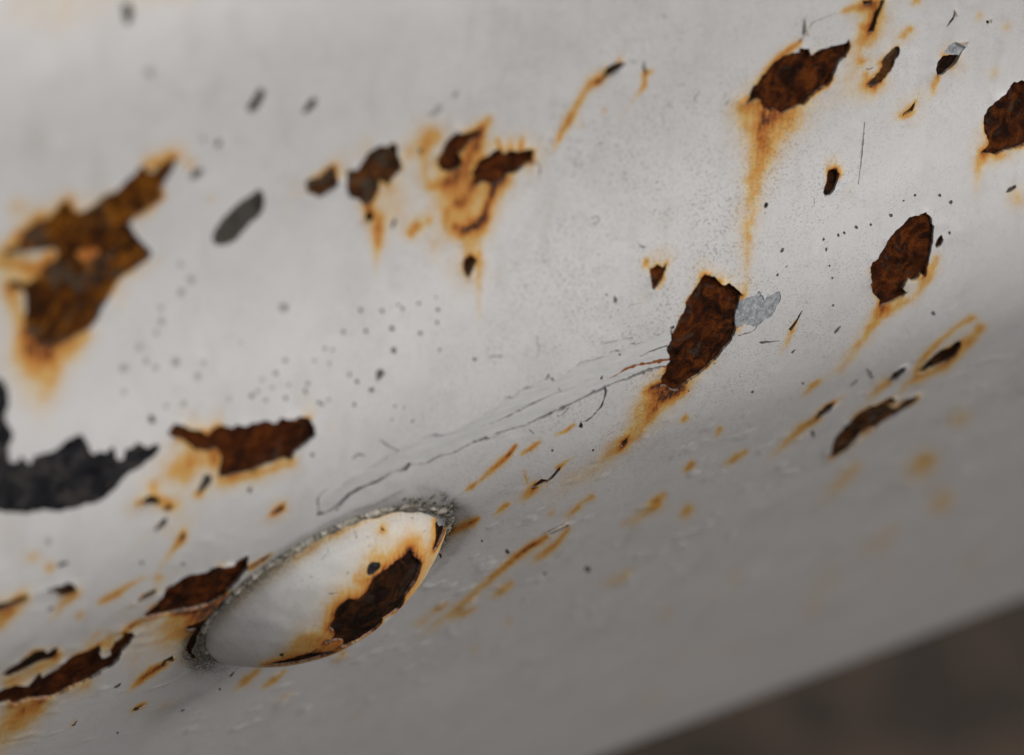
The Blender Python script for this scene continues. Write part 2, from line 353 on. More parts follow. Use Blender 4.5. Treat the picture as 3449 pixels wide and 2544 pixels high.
# (window, material, outline)
SHAPES = [
 (5, 'under', [(2165,488),(2120,520),(2090,540),(2010,570),(1940,605),(1900,600),(1880,620),(1830,650),(1800,645),(1760,665),(1740,680),(1660,700),(1600,715),(1550,730),(1540,755),(1490,780),(1450,810),(1420,830),(1395,845),(1380,820),(1340,835),(1285,850),(1270,880),(1215,885),(1180,905),(1130,945),(1095,950),(1060,975),(1000,1040),(920,1075),(860,1105),(820,1130),(760,1165),(680,1195),(600,1195),(540,1210),(470,1250),(370,1300),(300,1340),(150,1430),(0,1530),(-100,1600),(-150,1650),(-155,1710),(-120,1720),(-60,1690),(0,1640),(60,1580),(120,1550),(240,1500),(340,1440),(400,1430),(450,1385),(470,1395),(560,1385),(640,1340),(730,1320),(800,1280),(860,1250),(950,1215),(1010,1195),(1100,1165),(1200,1140),(1300,1090),(1385,1045),(1430,1030),(1500,1000),(1560,970),(1640,930),(1720,890),(1740,880),(1800,855),(1880,830),(1960,790),(2050,765),(2170,735)]),
 (3, 'rust', [(380,690),(415,660),(430,620),(455,570),(490,550),(510,510),(550,460),(600,405),(660,365),(720,350),(760,345),(765,320),(800,318),(830,325),(832,355),(845,360),(880,330),(920,318),(980,300),(1040,285),(1070,275),(1082,255),(1095,290),(1090,330),(1070,370),(1030,410),(1000,450),(975,510),(950,560),(900,590),(850,625),(790,680),(720,715),(655,745),(620,725),(590,718),(575,742),(540,725),(510,690),(500,665),(480,655),(430,680),(400,690)]),
 ('D', 'zinc', [(1190,470),(1230,478),(1290,440),(1340,430),(1372,392),(1400,450),(1430,490),(1455,455),(1520,420),(1572,392),(1598,450),(1585,510),(1545,560),(1520,620),(1470,680),(1410,700),(1360,745),(1290,740),(1230,735),(1190,760),(1140,780),(1120,700),(1120,640),(1150,560)]),
 ('D', 'rust', [(815,222),(870,225),(930,255),(990,300),(1020,325),(1070,318),(1120,345),(1170,395),(1212,436),(1180,450),(1172,530),(1140,610),(1120,680),(1140,720),(1130,800),(1100,880),(1040,960),(960,1060),(870,1140),(780,1220),(690,1285),(610,1350),(560,1400),(500,1412),(460,1390),(435,1350),(375,1350),(385,1270),(420,1210),(440,1160),(490,1110),(485,1060),(455,1020),(445,960),(470,935),(485,890),(480,850),(510,780),(540,720),(580,640),(620,570),(630,510),(665,420),(700,380),(740,310),(780,250)]),
 ('D', 'dark', [(1430,500),(1460,490),(1450,540),(1425,545)]),
 ('D', 'dark', [(1515,520),(1540,510),(1530,545)]),
 ('D', 'rust', [(437,108),(432,170),(405,230),(370,300),(330,365),(300,385),(280,340),(268,290),(270,220),(262,165),(300,155),(340,122),(375,140),(400,152)]),
 (3, 'rust_dark', [(1318,-5),(1310,20),(1290,80),(1265,150),(1250,205),(1205,225),(1220,180),(1240,130),(1250,80),(1280,45),(1295,0)]),
 (3, 'rust_dark', [(1175,5),(1240,-4),(1225,25),(1185,42)]),
 (3, 'dark', [(785,232),(788,180),(797,125),(801,190),(799,225)]),
 (3, 'dark', [(775,250),(748,288),(772,272)]),
 (3, 'rust_grey', [(1210,545),(1235,520),(1260,495),(1285,470),(1300,430),(1290,405),(1310,370),(1350,335),(1390,310),(1412,310),(1415,350),(1390,400),(1380,440),(1340,490),(1300,530),(1250,570),(1235,555)]),
 (3, 'zinc', [(1700,352),(1740,300),(1780,275),(1850,310),(1805,364),(1750,356)]),
 (3, 'rust_dark', [(1650,490),(1645,450),(1665,400),(1700,365),(1750,358),(1805,365),(1780,410),(1740,450),(1700,490),(1665,500)]),
 (3, 'rust_dark', [(1520,655),(1515,690),(1500,725),(1450,750),(1425,770),(1440,740),(1480,710)]),
 (3, 'dark', [(1775,65),(1780,100),(1770,130),(1720,185),(1745,140),(1768,110)]),
 (3, 'rust', [(2140,560),(2180,540),(2240,535),(2450,600),(2480,760),(2400,880),(2200,960),(2150,980),(2060,1010),(1990,1010),(1950,1000),(1960,980),(1990,950),(1985,900),(1970,830),(1970,770),(2000,710),(2050,650),(2110,610)]),
 (3, 'rust_dark', [(945,1120),(965,1105),(1000,1110),(1015,1140),(1010,1190),(990,1240),(960,1280),(935,1285),(918,1260),(925,1220),(935,1170)]),
 (3, 'dark', [(530,1350),(540,1325),(558,1330),(555,1355),(535,1370)]),
 (3, 'steel', [(2110,1265),(2130,1235),(2180,1210),(2185,1230),(2140,1260)]),
 (3, 'rust', [(1300,1652),(1340,1580),(1380,1530),(1420,1480),(1480,1420),(1540,1400),(1590,1385),(1620,1420),(1645,1480),(1650,1540),(1635,1600),(1620,1652),(1615,1672),(1610,1732),(1590,1802),(1570,1817),(1560,1797),(1520,1837),(1500,1842),(1480,1827),(1450,1862),(1440,1892),(1470,1917),(1440,1942),(1390,1972),(1340,1997),(1290,2002),(1280,1962),(1250,1917),(1225,1862),(1240,1842),(1230,1802),(1225,1762),(1240,1722),(1280,1692),(1290,1657)]),
 (3, 'rust_dark', [(1690,1540),(1705,1570),(1690,1610),(1660,1630),(1650,1600),(1670,1560)]),
 (6, 'dark', [(790,375),(770,420),(745,470),(710,520),(690,510),(715,475),(740,445),(765,400)]),
 (6, 'dot', [(1035,485),(1010,530),(985,545),(990,520),(1015,495)]),
 (6, 'dot', [(690,80),(682,102),(670,100)]),
 (6, 'dot', [(745,635),(720,665),(705,660),(725,640)]),
 (6, 'dot', [(500,590),(550,580),(640,582),(560,598),(520,602)]),
 (6, 'rust_dark', [(1340,840),(1370,790),(1420,750),(1465,735),(1450,770),(1400,820),(1350,850),(1310,860)]),
 (6, 'rust_dark', [(1530,790),(1570,740),(1620,690),(1680,640),(1740,620),(1790,580),(1825,575),(1820,620),(1780,680),(1720,720),(1640,760),(1560,790)]),
 (6, 'rust_dark', [(860,1080),(890,1040),(940,1000),(985,980),(970,1020),(920,1060),(870,1095)]),
 (6, 'rust_grey', [(960,1340),(970,1270),(1000,1210),(1060,1140),(1140,1060),(1220,1010),(1310,980),(1360,950),(1390,960),(1380,990),(1340,1010),(1400,1010),(1460,960),(1530,930),(1540,950),(1480,1010),(1400,1060),(1310,1110),(1250,1150),(1160,1190),(1110,1240),(1050,1300),(990,1340)]),
 (6, 'faint', [(1200,760),(1230,780),(1245,825),(1225,835),(1205,800)]),
 (6, 'faint', [(1090,870),(1120,840),(1145,835),(1130,860),(1100,880)]),
 (2, 'rust_grey', [(30,1130),(60,1115),(100,1110),(130,1060),(170,1000),(210,970),(260,950),(300,960),(345,930),(365,960),(370,1010),(395,1060),(385,1110),(350,1150),(320,1200),(290,1210),(250,1190),(240,1240),(210,1300),(180,1340),(140,1340),(100,1310),(60,1290),(35,1220),(30,1170)]),
 (2, 'rust', [(760,850),(780,870),(830,865),(880,850),(915,835),(890,890),(850,930),(810,970),(775,1010),(790,1050),(770,1110),(720,1135),(650,1110),(625,1070),(630,1020),(660,970),(690,910),(740,870)]),
 (2, 'rust', [(1040,970),(1060,1000),(1110,980),(1150,995),(1200,975),(1260,985),(1250,1050),(1210,1080),(1150,1130),(1090,1150),(1040,1190),(990,1215),(960,1190),(930,1190),(870,1230),(855,1200),(860,1160),(840,1140),(870,1090),(900,1050),(960,1010),(1010,970)]),
 (2, 'rust_dark', [(1680,535),(1700,500),(1735,440),(1780,420),(1820,412),(1870,408),(1830,450),(1780,485),(1720,515)]),
 (2, 'dark', [(1990,395),(1985,440),(2005,480),(1990,490),(1970,440)]),
 (2, 'rust_dark', [(150,1410),(175,1385),(205,1395),(205,1430),(180,1455),(155,1440)]),
 (2, 'steel', [(355,1420),(360,1460),(335,1500),(315,1515),(325,1470)]),
 (2, 'rust', [(735,1470),(790,1500),(850,1475),(890,1470),(860,1495),(810,1510),(770,1500)]),
 (2, 'rust', [(880,1435),(910,1415),(935,1425),(910,1445)]),
 (2, 'faint', [(560,760),(600,720),(650,670),(665,720),(630,755),(590,770)]),
 (2, 'dot', [(775,585),(755,630),(725,655),(730,625)]),
 (5, 'rust', [(850,5),(865,30),(888,45),(870,90),(850,130),(832,162),(805,145),(790,100),(795,60),(810,30),(835,20)]),
 (5, 'dot', [(225,780),(255,755),(290,795),(260,830),(232,850)]),
 (5, 'dot', [(1785,285),(1812,310),(1800,335),(1780,330)]),
 (5, 'dot', [(1738,268),(1755,290),(1725,285)]),
 (5, 'rust_dark', [(1240,1540),(1290,1495),(1310,1480),(1345,1490),(1380,1460),(1420,1410),(1438,1400),(1425,1430),(1390,1475),(1340,1510),(1290,1535)]),
 (5, 'rust_dark', [(1870,1205),(1865,1240),(1845,1270),(1830,1265),(1845,1235)]),
 (1, 'steel', [(795,25),(850,20),(870,70),(860,140),(835,175),(805,130)]),
 (1, 'steel', [(1700,575),(1735,600),(1725,640),(1680,720),(1630,740),(1615,715),(1650,650)]),
 (1, 'steel', [(2050,635),(2075,650),(2060,700),(2000,745),(1975,735),(2010,680)]),
 (1, 'dot', [(1240,1165),(1270,1110),(1320,1095),(1335,1120),(1300,1165),(1255,1185)]),
 (1, 'dot', [(1405,960),(1420,910),(1445,905),(1455,940),(1430,975)]),
 (1, 'faint', [(1310,920),(1325,890),(1350,895),(1345,925),(1325,940)]),
 (1, 'faint', [(940,480),(970,440),(1010,470),(985,510)]),
 (1, 'steel', [(1685,1240),(1715,1250),(1735,1300),(1725,1370),(1690,1430),(1640,1460),(1600,1510),(1540,1580),(1480,1610),(1410,1610),(1385,1570),(1400,1510),(1450,1440),(1520,1360),(1600,1300),(1650,1275)]),
 (1, 'rust_grey', [(2000,1190),(2050,1165),(2090,1160),(2140,1110),(2175,1085),(2190,1130),(2220,1190),(2190,1230),(2140,1260),(2085,1300),(2055,1270),(2015,1260)]),
 (1, 'rust_orange', [(1150,1030),(1130,1100),(1085,1180),(1055,1250),(1060,1290),(1000,1330),(930,1390),(870,1440),(855,1480),(880,1520),(925,1560),(950,1610),(1000,1652),(995,1668),(960,1712),(880,1762),(800,1812),(745,1867),(720,1932),(690,2002),(640,2092),(580,2162),(500,2197),(430,2252),(340,2272),(240,2262),(220,2212),(160,2172),(150,2122),(170,2032),(160,1972),(150,1912),(90,1892),(60,1867),(60,1835),(100,1832),(150,1862),(200,1842),(250,1802),(285,1745),(345,1705),(365,1662),(345,1632),(270,1645),(170,1660),(60,1665),(15,1660),(40,1630),(110,1605),(160,1520),(240,1450),(320,1420),(380,1360),(440,1300),(465,1350),(500,1390),(580,1360),(640,1330),(680,1280),(760,1240),(830,1180),(900,1110),(940,1085),(970,1130),(1010,1120),(1060,1060),(1110,1040)]),
 (4, 'black', [(-200,800),(0,830),(30,870),(60,920),(60,990),(40,1060),(50,1120),(90,1180),(80,1240),(60,1270),(50,1360),(80,1390),(110,1370),(140,1330),(170,1370),(200,1390),(225,1330),(260,1330),(330,1320),(400,1280),(450,1220),(500,1200),(530,1195),(560,1230),(585,1270),(590,1320),(615,1340),(650,1310),(690,1325),(720,1290),(740,1270),(755,1330),(775,1360),(805,1350),(820,1290),(870,1270),(895,1240),(930,1270),(980,1280),(1020,1255),(1050,1265),(1040,1300),(1000,1340),(920,1400),(850,1440),(800,1490),(750,1560),(690,1610),(640,1645),(500,1675),(395,1705),(300,1680),(200,1710),(100,1705),(0,1700),(-200,1700)]),
 (4, 'rust', [(1090,1190),(1110,1150),(1140,1125),(1180,1130),(1230,1160),(1290,1160),(1350,1200),(1400,1150),(1460,1130),(1520,1145),(1560,1115),(1600,1130),(1650,1110),(1700,1110),(1740,1095),(1800,1110),(1840,1085),(1900,1095),(1960,1075),(2000,1085),(2040,1105),(2065,1140),(2065,1200),(2030,1240),(1980,1270),(1930,1320),(1900,1360),(1860,1350),(1800,1370),(1740,1390),(1660,1430),(1560,1450),(1500,1470),(1440,1470),(1430,1420),(1450,1340),(1440,1300),(1400,1285),(1340,1310),(1290,1300),(1250,1280),(1200,1225),(1140,1215)]),
 (4, 'steel', [(1340,1450),(1380,1460),(1385,1500),(1350,1545),(1310,1580),(1285,1580),(1300,1540),(1320,1490)]),
 (4, 'rust_dark', [(915,1630),(960,1590),(1000,1585),(1050,1620),(1030,1650),(960,1655)]),
 (7, 'rust', [(930,740),(960,705),(1010,660),(1060,610),(1090,560),(1140,530),(1180,500),(1230,470),(1290,460),(1340,455),(1390,420),(1440,415),(1480,400),(1540,390),(1590,360),(1620,345),(1620,400),(1625,430),(1580,480),(1540,530),(1500,570),(1470,610),(1420,640),(1370,670),(1280,690),(1220,700),(1130,720),(1040,740),(950,765)]),
 (7, 'crack', [(1632,412),(1700,370),(1780,330),(1720,385),(1642,432)]),
 (7, 'rust_dark', [(870,660),(910,625),(960,590),(1010,565),(1030,570),(1010,600),(950,635),(900,660)]),
 (7, 'rust', [(-200,1345),(0,1230),(30,1215),(110,1190),(180,1195),(215,1160),(250,1120),(270,1110),(275,1145),(320,1120),(370,1090),(400,1050),(470,1010),(540,980),(600,955),(640,935),(665,955),(655,1020),(690,1010),(720,990),(725,950),(750,910),(800,880),(815,845),(860,848),(880,870),(850,920),(800,970),(770,1030),(730,1080),(660,1110),(600,1150),(530,1190),(450,1220),(380,1260),(330,1280),(250,1285),(180,1295),(90,1325),(60,1310),(0,1325),(-200,1390)]),
 (7, 'rust_dark', [(0,1140),(50,1090),(110,1050),(170,1010),(230,970),(290,960),(310,985),(350,960),(385,950),(370,990),(350,1025),(300,1040),(240,1060),(180,1090),(120,1120),(60,1145)]),
 (7, 'rust_dark', [(1210,820),(1230,800),(1280,785),(1330,765),(1360,775),(1350,810),(1310,850),(1290,900),(1270,950),(1260,990),(1290,1020),(1270,1035),(1235,1000),(1220,950),(1240,900),(1270,860),(1290,830),(1240,835)]),
 (7, 'rust_dark', [(1040,1075),(1070,1030),(1110,1010),(1130,998),(1140,1025),(1120,1040),(1090,1045),(1060,1070)]),
 (7, 'dark', [(735,1210),(760,1195),(795,1175),(790,1195),(755,1220)]),
 (7, 'dark', [(870,1350),(890,1335),(920,1340),(900,1360),(880,1368)]),
 (7, 'dark', [(505,1425),(495,1450),(480,1465),(462,1465)]),
 (7, 'dot', [(1170,1365),(1210,1345),(1195,1370)]),
 (7, 'rust', [(0,655),(60,640),(110,625),(160,600),(190,595),(170,630),(120,670),(60,700),(0,720),(-100,740),(-100,660)]),
 (7, 'rust_grey', [(260,590),(300,570),(360,545),(400,540),(440,520),(480,530),(500,570),(470,600),(420,620),(380,620),(375,590),(310,590)]),
 (7, 'steel', [(360,420),(390,395),(440,385),(450,400),(400,425)]),
 (7, 'dot', [(300,710),(340,680),(355,690),(330,715)]),
 (7, 'rust_dark', [(1000,185),(1030,150),(1060,110),(1095,95),(1095,130),(1060,160),(1020,185)]),
 (7, 'rust_dark', [(1070,45),(1085,15),(1130,8),(1120,40),(1090,60)]),
 (7, 'rust_dark', [(1195,190),(1210,210),(1205,240),(1175,250)]),
 (7, 'rust_dark', [(1775,70),(1800,50),(1855,10),(1850,40),(1810,65)]),
 (7, 'dark', [(1500,1140),(1520,1110),(1555,1080),(1530,1112),(1510,1140)]),
 (8, 'black', [(1330,215),(1380,180),(1440,150),(1490,130),(1480,150),(1420,185),(1370,210)]),
 (8, 'dark', [(700,215),(722,200),(735,208),(715,226)]),
]
# thin chips, scratches, cracks, and grey lines along the scraped band: (window, material, line, widths)
LINES = [
 (5, 'edge_grey', [(1290,1100),(1340,1075),(1385,1050)], [6, 14, 5]),
 (5, 'edge_grey', [(1410,1050),(1450,1022),(1500,1000)], [12, 16, 4]),
 (5, 'edge_grey', [(1600,950),(1660,920),(1735,888)], [5, 16, 20]),
 (5, 'edge_grey', [(1795,857),(1880,832),(1970,792),(2050,766),(2160,742)], [6, 12, 16, 12, 10]),
 (5, 'edge_grey', [(1735,900),(1725,950),(1700,1010),(1650,1070),(1600,1110),(1560,1112)], [14, 12, 9, 9, 10, 16]),
 (5, 'edge_grey', [(1412,1075),(1450,1062),(1490,1015)], [10, 6, 4]),
 (5, 'edge_grey', [(860,1250),(950,1222),(1010,1205)], [10, 12, 5]),
 (5, 'edge_grey', [(380,1440),(420,1420),(452,1385)], [5, 14, 12]),
 (5, 'edge_grey', [(0,1638),(60,1580),(120,1550),(240,1500)], [7, 6, 9, 6]),
 (5, 'edge_grey', [(560,1384),(640,1342),(730,1320),(800,1280)], [7, 5, 5, 4]),
 (5, 'edge_grey', [(1060,970),(1100,945),(1130,950)], [4, 11, 3]),
 (5, 'edge_grey', [(1180,902),(1215,880),(1242,885)], [4, 10, 3]),
 (5, 'edge_grey', [(1755,667),(1790,645),(1825,647)], [4, 13, 4]),
 (5, 'edge_grey', [(1883,610),(1905,596),(1932,607)], [5, 14, 4]),
 (5, 'edge_grey', [(1285,850),(1340,835),(1355,800),(1365,830)], [4, 7, 12, 3]),
 (5, 'edge_grey', [(1380,820),(1395,846),(1425,832)], [7, 9, 4]),
 (5, 'edge_grey', [(1545,755),(1550,730),(1600,715),(1660,700)], [6, 6, 7, 3]),
 (5, 'edge_grey', [(540,1210),(600,1192),(680,1196),(760,1165),(820,1128)], [4, 7, 8, 4, 8]),
 (5, 'edge_grey', [(860,1105),(920,1075),(960,1052)], [5, 8, 4]),
 (5, 'edge_grey', [(2130,520),(2150,497),(2180,488)], [4, 16, 20]),
 ('D', 'edge_grey', [(1140,850),(1200,835),(1290,812),(1330,785),(1355,740)], [5, 12, 8, 10, 6]),
 (5, 'dark', [(890,1160),(980,1130),(1100,1080),(1250,1000),(1350,955),(1450,915)], [3, 6, 8, 9, 7, 4]),
 (5, 'dark', [(1950,695),(2030,655),(2140,616)], [5, 9, 10]),
 (5, 'crack', [(2170,706),(2100,715),(2000,735),(1920,750),(1860,775),(1810,810),(1760,830),(1735,828)], [26, 20, 17, 15, 12, 7, 6, 4]),
 (5, 'dot', [(965,686),(1062,676)], [6, 4]),
 (5, 'dot', [(1720,595),(1815,578)], [5, 5]),
 (5, 'dot', [(1830,575),(1910,563)], [4, 4]),
 (5, 'dot', [(250,1225),(300,1265),(350,1285),(370,1300)], [4, 7, 7, 8]),
 (5, 'dot', [(75,1352),(110,1320),(155,1335)], [12, 8, 6]),
 (5, 'dot', [(1230,1160),(1260,1190)], [5, 5]),
 (5, 'dot', [(1285,545),(1280,600),(1296,604),(1290,680),(1272,690)], [4, 4, 4, 4, 4]),
 (2, 'dark', [(1935,1580),(1955,1615),(1995,1618)], [5, 11, 5]),
 (2, 'dot', [(1620,1435),(1680,1415),(1692,1440),(1650,1475)], [5, 6, 6, 5]),
 (2, 'dot', [(1230,1072),(1290,1065),(1305,1100),(1290,1160)], [9, 9, 6, 6]),
 (2, 'dot', [(1875,405),(1920,402),(1945,430)], [4, 6, 5]),
 (3, 'faint', [(1188,800),(1180,890),(1178,920),(1165,1050),(1148,1210)], [4, 9, 16, 7, 4]),
 (3, 'dot', [(858,1290),(860,1340)], [4, 4]),
 (3, 'dot', [(830,185),(850,150),(920,120),(1010,85)], [8, 5, 4, 4]),
 (3, 'crack', [(115,590),(70,660)], [5, 5]),
 (3, 'crack', [(305,655),(275,690)], [5, 4]),
 (3, 'crack', [(1195,445),(1215,458),(1250,440)], [8, 9, 4]),
 ('B', 'dot', [(270,470),(255,300),(310,220),(380,180)], [20, 16, 14, 8]),
 ('B', 'dot', [(480,445),(640,260),(760,190),(880,130),(980,100),(1060,50),(1180,5)], [16, 14, 16, 10, 20, 8, 6]),
 ('B', 'dot', [(250,490),(330,485)], [34, 26]),
]
# small round chips: (window, material, [(x, y, r)])
DOTS = [
 (4, 'dark', [(995,1095,26)]),
 (4, 'faint', [(810,760,30),(1145,720,28),(1015,755,22),(1185,260,24),(1250,180,26),(1050,365,22),(1055,450,22),(1020,530,22),(910,625,22),(955,715,20),(1330,720,18),(815,915,20),(1085,1010,18),(1200,990,24),(1180,80,20),(1290,810,24),(1855,360,32),(1575,590,14),(1500,960,14),(1865,710,18),(1800,790,18),(1715,830,14)]),
 (4, 'dot', [(1645,940,14),(1780,885,13),(1740,970,13),(1870,955,14),(2000,910,14),(2015,860,12),(1890,870,11),(2125,630,13),(2175,640,11),(2055,710,12),(2155,730,11),(2085,985,11),(2110,1000,11),(2150,965,11),(1685,910,11),(1635,1555,16),(2045,1325,13)]),
 (5, 'dot', [(125,380,14),(265,385,15),(370,345,11),(400,370,12),(505,335,11),(620,295,10),(632,378,13),(625,462,13),(330,500,17),(160,515,15),(515,530,13),(340,645,18),(195,900,17),(100,845,14),(55,800,12),(82,1000,12),(640,640,10),(10,520,15),(410,1015,9),(350,1010,9),(330,1095,10),(465,1105,8),(1430,900,6),(870,700,14),(1380,1298,8),(1648,1298,8)]),
 (5, 'dark', [(1708,830,13),(1568,1138,18),(1828,675,8)]),
 (2, 'dark', [(1863,1177,8),(515,990,14)]),
 (2, 'dot', [(1565,1090,7),(1910,1030,6),(1700,940,8),(2115,105,9),(680,1490,10)]),
 (3, 'dot', [(1362,1410,15),(1230,1472,10),(1135,1490,13),(1055,1525,12),(1018,1540,11),(922,1568,11),(938,1635,11),(650,1640,14),(1520,1280,11),(1682,1280,12),(1755,1325,12),(1445,1315,8),(1745,1525,12)]),
 (3, 'dark', [(1995,145,11),(535,1395,5)]),
 (6, 'dot', [(620,150,10),(985,350,9),(1640,400,18),(980,170,8),(960,90,8),(210,730,7),(38,910,6),(455,915,10),(850,1190,20),(785,860,9)]),
 (7, 'faint', [(320,255,26),(1195,400,16)]),
 (7, 'dot', [(930,395,15),(770,1505,8),(1440,1218,9)]),
 (8, 'dark', [(920,250,8),(665,380,9)]),
 (8, 'dot', [(1610,435,24),(1085,320,16),(1330,460,12)]),
]
